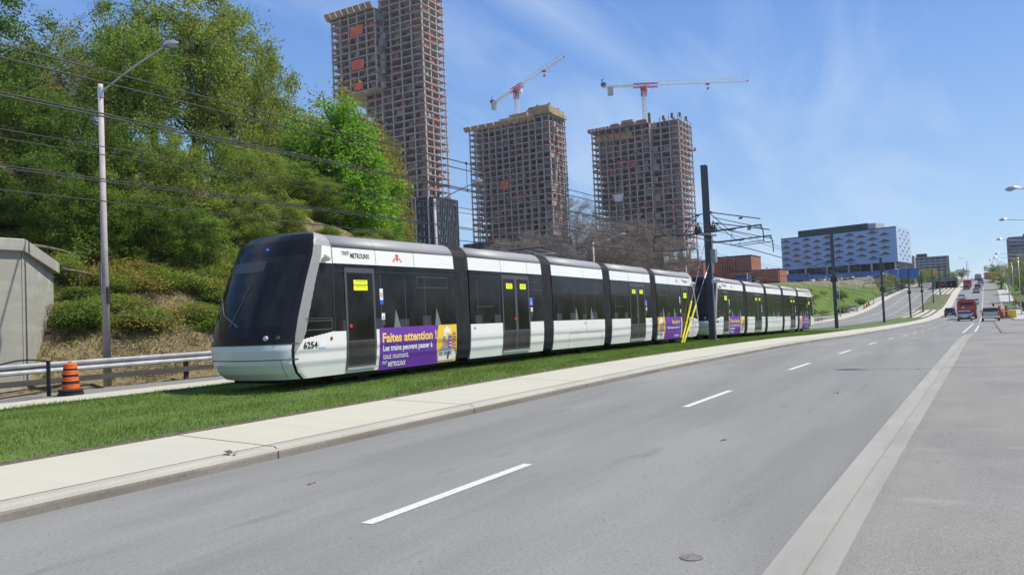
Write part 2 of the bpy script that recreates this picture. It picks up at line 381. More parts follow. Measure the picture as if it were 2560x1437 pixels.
for sg in (-.72, .72):
    for k, ax in enumerate((tram_axis, lambda s: L(s)-6.4)):
        struct(strip('rail', [(lambda s, a=ax, g=sg: a(s)+g-.035, .20), (lambda s, a=ax, g=sg: a(s)+g-.035, .226), (lambda s, a=ax, g=sg: a(s)+g+.035, .226), (lambda s, a=ax, g=sg: a(s)+g+.035, .20)], (12.5 if k == 0 else 150), 342, steel, 2.0))
        struct(strip('rail_bed', [(lambda s, a=ax, g=sg: a(s)+g-.28, .185), (lambda s, a=ax, g=sg: a(s)+g+.28, .185)], 166, 340, rust, 2.0))
# slab joints on the splash strip (cut grooves) and kerb joints
jb = MB()
for s in [x for x in (6.9, 11.2, 15.5, 19.8, 24.1, 28.4, 32.7, 37, 41.3, 45.6, 50, 54.4)]:
    a = L(s); z = zr(s)
    jb.quad((a-5.1, s-.007, z+.2185), (a-3.43, s-.007, z+.1565), (a-3.43, s+.007, z+.1565), (a-5.1, s+.007, z+.2185))
    jb.quad((a-3.43, s-.007, z+.156), (a-3.27, s-.007, z+.152), (a-3.27, s+.007, z+.152), (a-3.43, s+.007, z+.156))
    jb.quad((a-3.27, s-.007, z+.152), (a-3.22, s-.007, z+.128), (a-3.22, s+.007, z+.128), (a-3.27, s+.007, z+.152))
    jb.quad((a-3.195, s-.007, z+.10), (a-3.195, s-.007, z+.0), (a-3.195, s+.007, z+.0), (a-3.195, s+.007, z+.10))
struct(jb.build('slab_joints', jointm))
# lane markings
for k in range(-2, 16):
    s0 = 4.9+7.75*k
    struct(strip('lane_dash', [(-.055, .005), (.065, .005)], s0, s0+2.62, paint, .9))
for k in range(0, 26):
    s0 = 129+9*k
    struct(strip('lane_dash', [(-.06, .006), (.06, .006)], s0, s0+2.8, paint, 2.8))
for a0, a1, o in ((57, 104, 2.95), (60, 90, 3.6), (108, 330, 3.45), (150, 420, -11.2-3.6), (150, 420, -11.2-7.3)):
    struct(strip('lane_line', [(o-.06, .006), (o+.06, .006)], a0, a1, paint, 3))
# right side: turn-lane kerb, paved apron, pavement
struct(strip('pavement', [(7.42, .13), (10.6, .15)], 122, 620, pm('pavement_concrete', (.42, .395, .35), .92, var=.12, scale=.8), 2.0))
struct(strip('kerb_right', [(7.4, -.02), (7.4, .12), (7.6, .14)], 122.1, 620, kerbm, 2.0))
crack = pm('tar_seal', (.12, .115, .11), .9)
cb = MB()
for (n0, s0, n1, s1) in ((.1, 46.5, 12, 42.8), (.35, 39.2, 14, 36.5)):
    for i in range(10):
        a = i/10; b = (i+1)/10; j = lambda q: .05*math.sin(q*17)
        x0, y0 = lerp(n0, n1, a), lerp(s0, s1, a)+j(a); x1, y1 = lerp(n0, n1, b), lerp(s0, s1, b)+j(b)
        cb.quad((x0, y0-.03, zr(y0)+.068), (x1, y1-.03, zr(y1)+.068), (x1, y1+.03, zr(y1)+.068), (x0, y0+.03, zr(y0)+.068))
struct(cb.build('tar_crack', crack))
mh = MB(); mh.lathe([(.075, .0), (.075, .005), (.06, .006)], n=20)
o = mh.build('manhole_cover', pm('cast_iron', (.17, .155, .14), .85, .1, var=.4, scale=60)); o.location = (-1.63, 5.04, .001); tag(o, 'small round iron cover set in the asphalt near the gutter', 'manhole cover')

# ------------------------------------------------------------------ grass blades of the median (nobody could count them)
gr = np.random.default_rng(3)
def grass_mesh(name, count, s0, s1, no0, no1, h0, h1, mat, pw=1.6, group=None, lab=None):
    s = s0+(s1-s0)*gr.random(count)**pw
    Ls = np.interp(s, _ss, _ll); Zs = np.interp(s, _ss, _zz)
    n = Ls+no0+(no1-no0)*gr.random(count)
    cl = .5+.5*np.sin(n*2.3+1.3*np.sin(s*1.1))*np.sin(s*1.7+n)
    h = (h0+(h1-h0)*gr.random(count))*(.72+.45*cl)
    w = .0045+.005*gr.random(count)+.0006*s/4
    a = gr.random(count)*6.283; lean = gr.normal(0, .035, (count, 2))
    base = np.stack([n, s, Zs+.175], 1); dx_ = np.stack([np.cos(a)*w, np.sin(a)*w, np.zeros(count)], 1)
    tip = base+np.stack([lean[:, 0], lean[:, 1], h], 1)
    v = np.empty((count*3, 3)); v[0::3] = base-dx_; v[1::3] = base+dx_; v[2::3] = tip
    me = bpy.data.meshes.new(name); me.vertices.add(count*3); me.vertices.foreach_set('co', v.ravel())
    me.loops.add(count*3); me.loops.foreach_set('vertex_index', np.arange(count*3)); me.polygons.add(count); me.polygons.foreach_set('loop_start', np.arange(count)*3)
    me.update(calc_edges=True); me.materials.append(mat)
    o = bpy.data.objects.new(name, me); COL.objects.link(o)
    return tag(o, lab, 'grass', None, 'stuff')
blade = pm('grass_blade', (.115, .19, .024), .75, col2=(.225, .30, .048), scale=.7, fac=(.3, .7), transl=.35, isl=.28, spec=.25, stretch=(1.5, .5, 1))
grass_mesh('grass', 330000, -3, 70, -12.9, -5.42, .045, .095, blade, 1.25, lab='lush green mown grass growing along the tram median')
drym = pm('dry_grass_blade', (.30, .24, .12), .9, col2=(.12, .15, .04), scale=1.1, transl=.2, isl=.35)
def slope_grass(name, count, s0, s1, d0, d1, h0, h1, mat, lab):
    mb = MB()
    for i in range(count):
        s = lerp(s0, s1, rs.random()); d = lerp(d0, d1, rs.random()**1.3); n = nLE(s)-d
        if n < -25.9 and s < 14.3: continue
        z = G(n, s); a = rs.random()*6.28; w = lerp(.01, .022, rs.random()); h = lerp(h0, h1, rs.random())
        lx, ly = rs.gauss(.05, .10), rs.gauss(0, .10)
        c, q = math.cos(a)*w, math.sin(a)*w
        mb.poly([(n-c, s-q, z-.03), (n+c, s+q, z-.03), (n+lx, s+ly, z+h)])
    return tag(mb.build(name, mat), lab, 'grass', None, 'stuff')
slope_grass('dry_grass', 60000, 11, 44, -.6, 9, .06, .20, drym, 'matted straw coloured and green grass on the foot of the bank')

# ------------------------------------------------------------------ trams
white = pm('tram_white', (.80, .775, .72), .32, coat=.2, var=.03, scale=.6)
whitef = pm('tram_bumper_white', (.66, .67, .66), .35, coat=.2, var=.04, scale=1)
greyr = pm('tram_grey_cove', (.30, .29, .285), .55, .1, var=.05, scale=.7)
glassd = pm('tram_window_glass', (.014, .0135, .013), .10, spec=.20, var=.6, scale=1.3)
glassi = pm('tram_lower_glass', (.045, .042, .040), .2, spec=.35, var=.3, scale=2)
frame = pm('door_frame_grey', (.095, .093, .096), .45, .3)
seam = pm('seam_dark', (.06, .06, .06), .8)
bell = pm('bellows_rubber', (.040, .038, .038), .75, var=.3, scale=6, stretch=(1, 1, .4), spec=.3)
under = pm('underframe_black', (.018, .017, .016), .85)
yel = pm('safety_yellow', (.83, .90, .02), .5)
yeld = pm('sticker_print', (.30, .32, .02), .6)
blu = pm('sticker_blue', (.03, .13, .62), .4)
whs = pm('sticker_white', (.8, .8, .82), .5)
redm = pm('signal_red', (.62, .03, .03), .4)
purple = pm('ad_purple', (.150, .036, .335), .45, var=.04, scale=2)
gold = pm('ad_gold', (.86, .55, .04), .45)
goldt = pm('ad_gold_letters', (.93, .60, .13), .45)
adbr = pm('ad_brown', (.42, .15, .09), .5)
adpu = pm('ad_lilac', (.22, .10, .42), .5)
adgr = pm('ad_grey', (.30, .30, .28), .5)
black = pm('black_lettering', (.02, .02, .022), .5)
ttcred = pm('logo_red', (.72, .02, .03), .5)
mask = pm('cab_mask_black', (.012, .012, .013), .16, spec=.22)
wscr = pm('windscreen_glass', (.022, .025, .026), .08, spec=.22, col2=(.008, .009, .010), scale=.9)
silver = pm('silver_trim', (.55, .55, .56), .35, .6)
roofm = pm('roof_plate', (.13, .13, .135), .7, var=.15, scale=2)
seatm = pm('partition_pale', (.16, .18, .175), .4)
rdark = pm('reflector_brown', (.20, .05, .04), .5)
LENT = 29.45
PROF = [(.25, 1.235), (.55, 1.295), (.95, 1.325), (1.25, 1.325), (1.6, 1.322), (2.2, 1.316), (2.83, 1.305), (3.2, 1.275), (3.34, 1.22), (3.46, 1.11), (3.53, .95), (3.56, .72)]
PZs = [p[0] for p in PROF]; PXs = [p[1] for p in PROF]
def px_(z): return float(np.interp(z, PZs, PXs))
def band(m, y0, y1, z0, z1, off, sides=(1, -1), thick=.04, ny=1):
    """a curved panel of the car side between two heights, standing `off` proud, with real thickness"""
    zs = sorted(set([z0, z1]+[z for z in PZs if z0 < z < z1]))
    for sg in sides:
        i0 = len(m.v)
        for y in (y0, y1):
            for z in zs: m.v.append((sg*(px_(z)+off), y, z))
            for z in zs: m.v.append((sg*(px_(z)+off-thick), y, z))
        n = len(zs); o = lambda a, b, inner=0: i0+a*2*n+inner*n+b
        def F(*q):
            m.f.append(tuple(q) if sg > 0 else tuple(reversed(q))); m.m.append(m.mi)
        for b in range(n-1):
            F(o(0, b), o(1, b), o(1, b+1), o(0, b+1)); F(o(0, b, 1), o(0, b+1, 1), o(1, b+1, 1), o(1, b, 1))
            F(o(0, b), o(0, b+1), o(0, b+1, 1), o(0, b, 1)); F(o(1, b), o(1, b, 1), o(1, b+1, 1), o(1, b+1))
        F(o(0, 0), o(0, 0, 1), o(1, 0, 1), o(1, 0)); F(o(0, n-1), o(1, n-1), o(1, n-1, 1), o(0, n-1, 1))
    return m
def on_side(poly2, mat_mb, off, sg=1):
    mat_mb.poly([(sg*(px_(z)+off), y, z) for (y, z) in (poly2 if sg > 0 else poly2[::-1])])
def rect_side(m, y0, y1, z0, z1, off, sg=1):
    zs = sorted(set([z0, z1]+[z for z in PZs if z0 < z < z1]))
    for a, b in zip(zs[:-1], zs[1:]):
        q = [(sg*(px_(a)+off), y0, a), (sg*(px_(a)+off), y1, a), (sg*(px_(b)+off), y1, b), (sg*(px_(b)+off), y0, b)]
        m.poly(q if sg > 0 else q[::-1])
def letters(txt, size, bold=0, width=None, extrude=0):
    cu = bpy.data.curves.new('t', 'FONT'); cu.body = txt; cu.size = size; cu.offset = bold; cu.resolution_u = 3; cu.space_character = 1.0
    ob = bpy.data.objects.new('t', cu); COL.objects.link(ob)
    dg = bpy.context.evaluated_depsgraph_get(); me = bpy.data.meshes.new_from_object(ob.evaluated_get(dg))
    v = np.array([x.co[:] for x in me.vertices]); f = [tuple(p.vertices) for p in me.polygons]
    bpy.data.objects.remove(ob); bpy.data.curves.remove(cu); bpy.data.meshes.remove(me)
    if width:
        k = width/(v[:, 0].max()-v[:, 0].min()); v[:, 0] = (v[:, 0]-v[:, 0].min())*k
    else: v[:, 0] -= v[:, 0].min()
    return v, f
def side_text_back(*a, **k): return side_text(*a, **k, sg=-1)
def side_text_front(*a, **k): return side_text(*a, **k)
def side_text(txt, size, y, z, off, mat, parent, name='lettering', bold=0, width=None, sg=1):
    v, f = letters(txt, size, bold, width)
    m = MB()
    wmax = v[:, 0].max()
    for p in v:
        zz_ = z+p[1]; yy = y+p[0] if sg > 0 else y+wmax-p[0]
        m.v.append((sg*(px_(zz_)+off), yy, zz_))
    m.f = f; m.m = [0]*len(f)
    return m.build(name, mat, parent)
def wave_logo(m, y, z, w, h, off, sg=1):
    """the operator's mark: two rows of a double hump"""
    for dz, xa, xb in ((0, 0, 1.0), (-.36, .12, .88)):
        pts = []
        for i in range(17):
            t = i/16; yy = y+w*lerp(xa, xb, t); pts.append((yy, z+h*(.62+dz+.24*abs(math.sin(t*2*math.pi))**.8)))
        th = h*.15
        for (a1, b1), (a2, b2) in zip(pts[:-1], pts[1:]):
            q = [(a1, b1-th/2), (a2, b2-th/2), (a2, b2+th/2), (a1, b1+th/2)]
            if sg < 0: q = [(2*y+w-p[0], p[1]) for p in q][::-1]
            on_side(q, m, off, sg)
def transit_logo(m, y, z, s, off, sg=1):
    q = lambda pts: on_side([(y+sg*a*s, z+b*s) for a, b in (pts if sg > 0 else pts[::-1])], m, off, sg)
    q([(-.22, .42), (.22, .42), (.22, .26), (-.22, .26)]); q([(-.22, .26), (-.05, .26), (.0, -.42), (-.12, -.30)]); q([(.05, .26), (.22, .26), (.12, -.30), (.0, -.42)])
    q([(-.62, -.05), (-.26, -.05), (-.26, -.18), (-.62, -.18)]); q([(.26, -.05), (.62, -.05), (.62, -.18), (.26, -.18)])
    q([(-.80, -.30), (-.50, -.30), (-.40, -.42), (-.86, -.42)]); q([(.50, -.30), (.80, -.30), (.86, -.42), (.40, -.42)])

def door(parent, y0, y1, leaves, sg, stickers=True):
    d = MB(); band(d, y0, y1, .34, 2.74, .012, (sg,), .05)
    dd = d.build('door', frame, parent)
    w = (y1-y0)/leaves
    for k in range(leaves):
        a = y0+k*w+.075; b = y0+(k+1)*w-.075
        g = MB(); band(g, a, b, 1.02, 2.62, .017, (sg,), .02); g.build('door_window', glassd, dd)
        g = MB(); band(g, a, b, .44, .98, .016, (sg,), .02); g.build('door_panel', glassi, dd)
        if stickers:
            c = (a+b)/2; ww = .24 if leaves == 1 else .19
            st2 = MB(); st2.mi = 0
            if leaves == 1:
                rect_side(st2, c-ww, c+ww, 2.34, 2.45, .030, sg); rect_side(st2, c-ww, c+ww, 2.20, 2.325, .030, sg)
            else: rect_side(st2, c-ww, c+ww, 2.31, 2.48, .030, sg)
            st2.mi = 1
            for q in range(2):
                zz_ = (2.415, 2.29)[q] if leaves == 1 else (2.43, 2.37)[q]
                rect_side(st2, c-ww+.06, c+ww-.05, zz_, zz_+.012, .033, sg)
            st2.build('warning_sticker', [yel, yeld], dd)
    bt = MB(); yb = y0+.13 if leaves == 1 else (y0+y1)/2-.14
    bt.tube((sg*(px_(1.36)+.02), yb, 1.36), (sg*(px_(1.36)+.04), yb, 1.36), .045, n=10); bt.build('door_button', redm, dd)
    stp = MB(); stp.box(min(sg*1.2, sg*1.33), max(sg*1.2, sg*1.33), y0+.02, y1-.02, .33, .375); stp.build('door_step', silver, dd)
def ad_panel(parent, y0, y1, sg, lang):
    if sg < 0: side_text = side_text_back
    else: side_text = side_text_front
    """purple and gold safety advertisement on the skirt; art at the end away from the cab door"""
    a = MB(); band(a, y0, y1, .235, 1.275, .006, (sg,), .03); ad = a.build('advertisement', purple, parent)
    w = y1-y0; front = lang == 'fr'
    ya, yb = (y1-.83, y1-.012) if front else (y0+.012, y0+.83)
    g = MB(); zs = [.25+.0683*i for i in range(16)]
    edge = lambda z: .10*(1-((z-.76)/.52)**2)
    for z0, z1 in zip(zs[:-1], zs[1:]):
        z1 = min(z1, 1.272)
        if front: q = [(ya-edge(z0), z0), (yb, z0), (yb, z1), (ya-edge(z1), z1)]
        else: q = [(ya, z0), (yb+edge(z0), z0), (yb+edge(z1), z1), (ya, z1)]
        on_side(q, g, .010, sg)
    g.build('gold_field', gold, ad)
    m = MB(); y = ya; kx = .93
    def rc(y0_, y1_, z0, z1, mi, off=.013):
        y0_ *= kx; y1_ *= kx; m.mi = mi; rect_side(m, y+y0_, y+y1_, z0, z1, off, sg)
    def disc(cy, cz, r, mi, off=.014, ry=None):
        m.mi = mi; on_side([(y+cy+r*math.cos(t*math.pi/5), cz+(ry or r)*math.sin(t*math.pi/5)) for t in range(10)], m, off, sg)
    # clouds, towers, train
    for c in ((.28, 1.10, .07), (.38, 1.14, .085), (.47, 1.10, .07), (.20, .94, .05), (.27, .97, .055)): disc(*c, 0, .0125+c[0]*.004)
    rc(.22, .55, 1.04, 1.10, 0, .0122); rc(.15, .34, .90, .94, 0, .0121)
    rc(.18, .32, .70, .93, 1, .0142); rc(.19, .31, .90, .97, 4, .0150)
    rc(.45, .62, .60, .98, 3, .0150)
    rc(.66, .84, .38, 1.02, 2, .0142)
    for k in range(3): rc(.50, .60, .86-.09*k, .885-.09*k, 0, .0175)
    for k in range(7): rc(.67, .83, .95-.075*k, .97-.075*k, 5, .0175)
    rc(.70, .74, 1.02, 1.07, 2, .0142); rc(.76, .80, 1.02, 1.06, 2, .0142)
    rc(.34, .52, .62, .84, 2, .0140); rc(.12, .44, .60, .70, 1, .0165)
    m.mi = 0; on_side([(y-.02, .30), (y+.74, .30), (y+.78, .40), (y+.70, .56), (y+.60, .60), (y-.02, .60)], m, .0195, sg)
    rc(0, .62, .575, .615, 1, .0215)
    for k in range(3): rc(.02+.22*k, .18+.22*k, .44, .54, 1, .022)
    rc(.42, .50, .33, .54, 6, .0235)
    m.build('city_picture', [whs, adgr, adbr, adpu, adgr, gold, frame], ad)
    tx = y0+.10 if front else y0+1.12
    if front:
        side_text('Faites attention !', .325, y0+.09, .915, .016, goldt, ad, bold=.010, width=2.18)
        side_text('Les trains peuvent passer \u00e0', .205, y0+.11, .70, .016, whs, ad, bold=.005, width=1.98)
        side_text('tout moment.', .205, y0+.11, .50, .016, whs, ad, bold=.005, width=1.0)
        side_text('METROLINX', .165, y0+.33, .30, .016, whs, ad, bold=.005, width=.68)
        lg = MB(); wave_logo(lg, y0+.09, .33, .20, .13, .016, sg); lg.build('logo', whs, ad)
    else:
        side_text('Be alert!', .27, tx+.75, .935, .016, goldt, ad, bold=.008, width=1.02)
        side_text('Trains can pass at any time.', .15, tx+.02, .72, .016, whs, ad, bold=.004, width=1.75)
        side_text('METROLINX', .135, tx+1.10, .33, .016, whs, ad, bold=.004, width=.66)
def person_sign(m, y, z, sg):
    rect_side(m, y-.045, y+.045, z, z+.25, .024, sg)

def section(root, y0, y1, kind):
    """one car section between two bellows in its own coordinates; side details on both flanks"""
    body = MB(); band(body, y0, y1, .25, 1.25, 0, thick=.06); band(body, y0, y1, 2.83, 3.2, 0, thick=.06)
    body.box(-1.22, 1.22, y0, y1, .32, .40)
    b = body.build('car_body', white, root)
    wb = MB(); band(wb, y0, y1, 1.25, 2.83, -.004, thick=.05); wb.flanks('window_band', glassd, b)
    rf = MB(); band(rf, y0, y1, 3.2, 3.56, .002, thick=.06)
    r0 = MB(); r0.box(-.73, .73, y0+.02, y1-.02, 3.46, 3.53)
    for k in range(int((y1-y0)/1.6)):
        r0.box(-.55, .55, y0+.25+1.6*k, y0+1.55+1.6*k, 3.535, 3.60+.02*(k % 2))
    rf.flanks('roof_cove', greyr, b, True); r0.build('roof_equipment', roofm, b)
    ln = y1-y0
    uf = MB(); uf.box(-1.12, 1.12, y0+.05, y1-.05, .16, .36)
    if kind in ('A', 'C', 'E'):
        c = (y0+y1)/2 + (.0 if kind == 'C' else 0)
        for dy in (-.95, .95):
            for sg in (-1, 1): uf.tube((sg*.66, c+dy, .33), (sg*.82, c+dy, .33), .33, n=18)
    uf.build('underframe', under, b)
    gaps = MB(); det = MB(); wins = MB()
    def gap_line(y, z0, z1, sg): rect_side(gaps, y-.006, y+.006, z0, z1, .003, sg)
    for sg in (1, -1):
        if kind == 'A':
            gap_line(3.6, 2.83, 3.5, sg); gap_line(5.09, 2.83, 3.2, sg); gap_line(2.12, 2.83, 3.5, sg)
            doors = [(2.47, 3.50, 1)]
        elif kind == 'E':
            gap_line(y0+1.7, 2.83, 3.2, sg); gap_line(y1-1.5, 2.83, 3.5, sg); gap_line(y1-.02, 2.83, 3.5, sg)
            doors = [(y1-1.41, y1-.38, 1)]
        elif kind == 'B':
            gap_line(9.31, 2.83, 3.2, sg); gap_line(10.95, 2.83, 3.2, sg); doors = [(9.30, 10.98, 2)]
        elif kind == 'D':
            gap_line(19.45, 2.83, 3.2, sg); gap_line(21.15, 2.83, 3.2, sg); doors = [(19.45, 21.13, 2)]
        else:
            gap_line(15.1, 2.83, 3.2, sg); gap_line(15.2, .78, 1.25, sg); doors = []
            rect_side(gaps, 13.8, 16.6, .775, .787, .003, sg); gap_line(13.8, .25, .78, sg); gap_line(16.6, .25, .78, sg)
        for (a, c_, n_) in doors: door(b, a, c_, n_, sg)
        # tilting top windows: thin grey frames with a paler pane
        tw = {'A': [(5.15, 6.5)], 'B': [(11.15, 11.75)], 'C': [(15.2, 16.4)], 'D': [(21.3, 21.75)], 'E': [(y0+.25, y0+1.6)]}[kind]
        for (a, c_) in tw:
            for q in ((a, c_, 2.56, 2.58), (a, c_, 2.28, 2.30), (a, a+.02, 2.28, 2.58), (c_-.02, c_, 2.28, 2.58)): rect_side(wins, *q, .004, sg)
        rect_side(wins, y0+.05, y1-.05, 2.655, 2.663, .003, sg)
        # seat-back partitions just behind the tinted glass show as pale wedges
        for c_ in {'A': (4.2, 5.9), 'B': (), 'C': (14.3, 15.6), 'D': (), 'E': (y0+.7, y0+2.2)}[kind]:
            det.mi = 0; on_side([(c_-.02, 1.27), (c_+.24, 1.27), (c_+.16, 1.50), (c_+.06, 1.74)], det, -.0005, sg)
        det.mi = 1
        for q in range(int((y1-y0)/1.05)):
            yy = y0+.35+1.05*q+.2*math.sin(q*5+len(kind)*3); rect_side(det, yy, yy+.018, 1.26, 2.6, -.0006, sg)
        det.mi = 2
        for q in range(int((y1-y0)/.95)):
            yy = y0+.25+.95*q+.15*math.sin(q*7); rect_side(det, yy, yy+.36, 1.26, 1.50+.10*math.sin(q*3), -.0012, sg)
        det.mi = 1
        if kind in 'BD': rect_side(det, y0+.3, y0+1.2, 1.75, 1.765, -.0005, sg)
    gaps.flanks('panel_gap', seam, b); wins.flanks('window_frame', frame, b); det.flanks('seat_partition', [seatm, frame, pm('seat_fabric', (.030, .033, .042), .8)], b)
    sk = MB(); rf_ = MB()
    for sg in (1, -1):
        if kind in 'AE':
            y = 3.74 if kind == 'A' else y1-1.62
            sk.mi = 0; rect_side(sk, y-.06, y+.06, 1.97, 2.25, .004, sg); sk.mi = 1; rect_side(sk, y-.06, y+.06, 1.86, 1.97, .004, sg)
            sk.mi = 0; rect_side(sk, y-.02, y+.10, 1.48, 1.64, .004, sg); sk.mi = 2; rect_side(sk, y, y+.09, 1.34, 1.46, .004, sg)
            sk.mi = 2; rect_side(sk, y-.03, y-.01, 2.03, 2.15, .006, sg); rect_side(sk, y+.015, y+.035, 2.03, 2.15, .006, sg)
            sk.mi = 3; on_side([(y+.02, 1.52), (y+.07, 1.50), (y+.06, 1.57)], sk, .006, sg)
        elif kind in 'BD':
            y = 11.10 if kind == 'B' else 21.27
            sk.mi = 1; rect_side(sk, y-.10, y+.10, 1.78, 2.04, .004, sg)
            sk.mi = 0
            def R2(a, c_, z0, z1): rect_side(sk, y+a, y+c_, z0, z1, .006, sg)
            R2(-.02, .01, 1.98, 2.01); R2(-.02, .0, 1.87, 1.97); R2(-.02, .045, 1.865, 1.885); R2(.03, .05, 1.81, 1.88); R2(-.05, -.035, 1.83, 1.90); R2(-.045, .02, 1.81, 1.825)
            R2(-.05, .08, 1.58, 1.72); sk.mi = 2; R2(-.02, .07, 1.44, 1.56); sk.mi = 3; on_side([(y, 1.62), (y+.05, 1.60), (y+.03, 1.68)], sk, .009, sg)
        yr = {'A': None, 'B': 7.75, 'C': 15.08, 'D': 21.7, 'E': None}[kind]
        if yr: rf_.tube((sg*1.30, yr, 1.13), (sg*1.331, yr, 1.13), .035, n=10)
    if sk.f: sk.flanks('sticker', [whs, blu, frame, black], b)
    if rf_.f: rf_.flanks('reflector', rdark, b)
    if kind == 'A':
        ad_panel(b, 3.62, y1-.01, 1, 'fr'); ad_panel(b, 3.62, y1-.01, -1, 'fr2')
        side_text('METROLINX', .175, 2.72, 2.975, .006, black, b, bold=.002, width=.66)
        lg = MB(); wave_logo(lg, 2.42, 3.0, .27, .14, .006); lg.build('logo', black, b)
        lg = MB(); transit_logo(lg, 4.42, 3.04, .22, .006); lg.build('logo', ttcred, b)
    if kind == 'E':
        ad_panel(b, y0+.01, y1-1.55, 1, 'en')
        side_text('METROLINX', .16, y1-.92, 2.97, .006, black, b, bold=.002, width=.62)
        lg = MB(); wave_logo(lg, y1-1.2, 3.0, .24, .13, .006); lg.build('logo', black, b)
        lg = MB(); transit_logo(lg, y1-1.9, 3.04, .22, .006); lg.build('logo', ttcred, b)
    return b

def cab(root, number=True, flip=False):
    """the raked cab, lofted; local y 0 (nose) .. 2.1"""
    T = 2.12
    fz = [.25, .40, .60, .9, 1.2, 1.6, 2.0, 2.4, 2.8, 3.1, 3.3, 3.45, 3.53, 3.56]; fv = [.62, .44, .32, .27, .31, .43, .58, .76, .96, 1.14, 1.29, 1.46, 1.62, 1.78]
    cz = [.25, 1.0, 2.0, 3.0, 3.56]; cv = [.70, .76, .70, .56, .30]
    f = lambda z: float(np.interp(z, fz, fv)); cc = lambda z: float(np.interp(z, cz, cv))
    NQ, NS = 110, 70
    def w(z):
        return px_(z)*(1 - .0*(z-1))
    def tr(z): return f(z)+cc(z)+.15
    def P(q, z, rear=T):
        """q in [-2,2]: |q|<=1 front arc, beyond runs down the flank"""
        sgn = 1 if q >= 0 else -1; a = abs(q); W_ = w(z)
        if a <= 1:
            th = a*math.pi/2; yy = f(z)+cc(z)*(1-max(0, math.cos(th))**.95); return (sgn*W_*math.sin(th)**.93, yy, z+.115*sm(2.7, 3.5, z)*max(0, 1-yy/T)**.5)
        t0 = f(z)+cc(z); yy = t0+(rear-t0)*(a-1); return (sgn*W_, yy, z+.115*sm(2.7, 3.5, z)*max(0, 1-yy/T)**.5)
    qs = [-2+i/NS for i in range(NS)]+[-1+2*i/NQ for i in range(NQ)]+[1+i/NS for i in range(NS+1)]
    zs = list(np.arange(.25, 3.2, .0165))+list(np.arange(3.2, 3.561, .024))+[3.56]
    parts = {k: MB() for k in ('mask', 'windscreen', 'pillar', 'bumper', 'side_panel', 'side_window', 'white_top', 'lower')}
    idx = {}
    sill = lambda t: 1.10+.155*min(1, max(0, (t-1.0)/1.05))
    def region(q, z, x, t):
        a = abs(q)
        f1 = f(z)+.80*cc(z)
        if z < 1.03+.02*a and t < f(z)+.74*cc(z) and a < 1: return 'bumper'
        if t < f1 and a < 1:
            if 1.42 < z < 2.98 and a < .70+.03*(z-1.4): return 'windscreen'
            return 'mask'
        if z > .78 and t < lerp(f1-.03, tr(z), sm(.70, 1.35, z)**.7) and z < 3.24: return 'pillar'
        if z < sill(t): return 'side_panel'
        if z < 2.83: return 'side_window'
        if z < 3.2: return 'white_top'
        if t < f(z)+.5*cc(z): return 'mask'
        return 'pillar'
    for j in range(len(zs)-1):
        for i in range(len(qs)-1):
            z0, z1 = zs[j], zs[j+1]; q0, q1 = qs[i], qs[i+1]
            c = P((q0+q1)/2, (z0+z1)/2); rg = region((q0+q1)/2, (z0+z1)/2, c[0], c[1])
            parts[rg].quad(P(q0, z0), P(q1, z0), P(q1, z1), P(q0, z1))
    # black roof cap
    cap = [P(q, 3.56) for q in qs]; parts['mask'].poly(cap)
    parts['lower'].poly([P(q, .25) for q in qs][::-1]); parts['lower'].box(-.85, .85, 1.0, 2.1, .15, .26)
    mt = {'mask': mask, 'windscreen': wscr, 'pillar': greyr, 'bumper': whitef, 'side_panel': white, 'side_window': glassd, 'white_top': white, 'lower': under}
    nm = {'mask': 'cab_mask', 'windscreen': 'windscreen', 'pillar': 'cab_pillar', 'bumper': 'bumper', 'side_panel': 'cab_side_panel', 'side_window': 'cab_side_window', 'white_top': 'cab_top_panel', 'lower': 'cab_floor'}
    made = {}
    for k, m in parts.items():
        o_ = m.flanks(nm[k], mt[k], root, True) if k in ('pillar', 'side_panel', 'side_window', 'white_top') else [m.build(nm[k], mt[k], root, True)]
        for o in o_:   # weld so that the smooth shading is continuous
            import bmesh
            bm = bmesh.new(); bm.from_mesh(o.data); bmesh.ops.remove_doubles(bm, verts=bm.verts, dist=.0008); bm.to_mesh(o.data); bm.free()
    # seams of the bumper, lamps, wiper, camera pod, roof aerial
    sm_ = MB()
    def arc(z, q0, q1, off=.006, n=26, wd=.009):
        pts = [P(q0+(q1-q0)*i/n, z) for i in range(n+1)]
        for a, b in zip(pts[:-1], pts[1:]):
            ka = 1+off; sm_.quad((a[0]*ka, a[1]-off, z-wd), (b[0]*ka, b[1]-off, z-wd), (b[0]*ka, b[1]-off, z+wd), (a[0]*ka, a[1]-off, z+wd))
    arc(.70, -.97, .97); arc(1.035, -.97, .97, .004, 26, .012)
    for sg in (-1, 1):
        pa_, pb_ = P(sg*.66, .30), P(sg*.66, .69)
        for k in range(6): u, w_ = P(sg*.66, .30+.065*k), P(sg*.66, .365+.065*k); sm_.quad((u[0]*1.004-.006, u[1]-.006, u[2]), (u[0]*1.004+.006, u[1]-.006, u[2]), (w_[0]*1.004+.006, w_[1]-.006, w_[2]), (w_[0]*1.004-.006, w_[1]-.006, w_[2]))
    sm_.build('panel_gap', seam, root)
    hl = MB(); hr = MB()
    for sg in (-1, 1):
        for (q, z, r) in () and ((.44, 1.17, .060), (.60, 1.18, .055), (.68, 1.17, .035)):
            p = P(sg*q, z); p2 = P(sg*q, z); hl.tube((p[0], p[1]+.03, p[2]), (p[0]*1.004, p[1]-.018, p[2]), r, r*.85, 12)
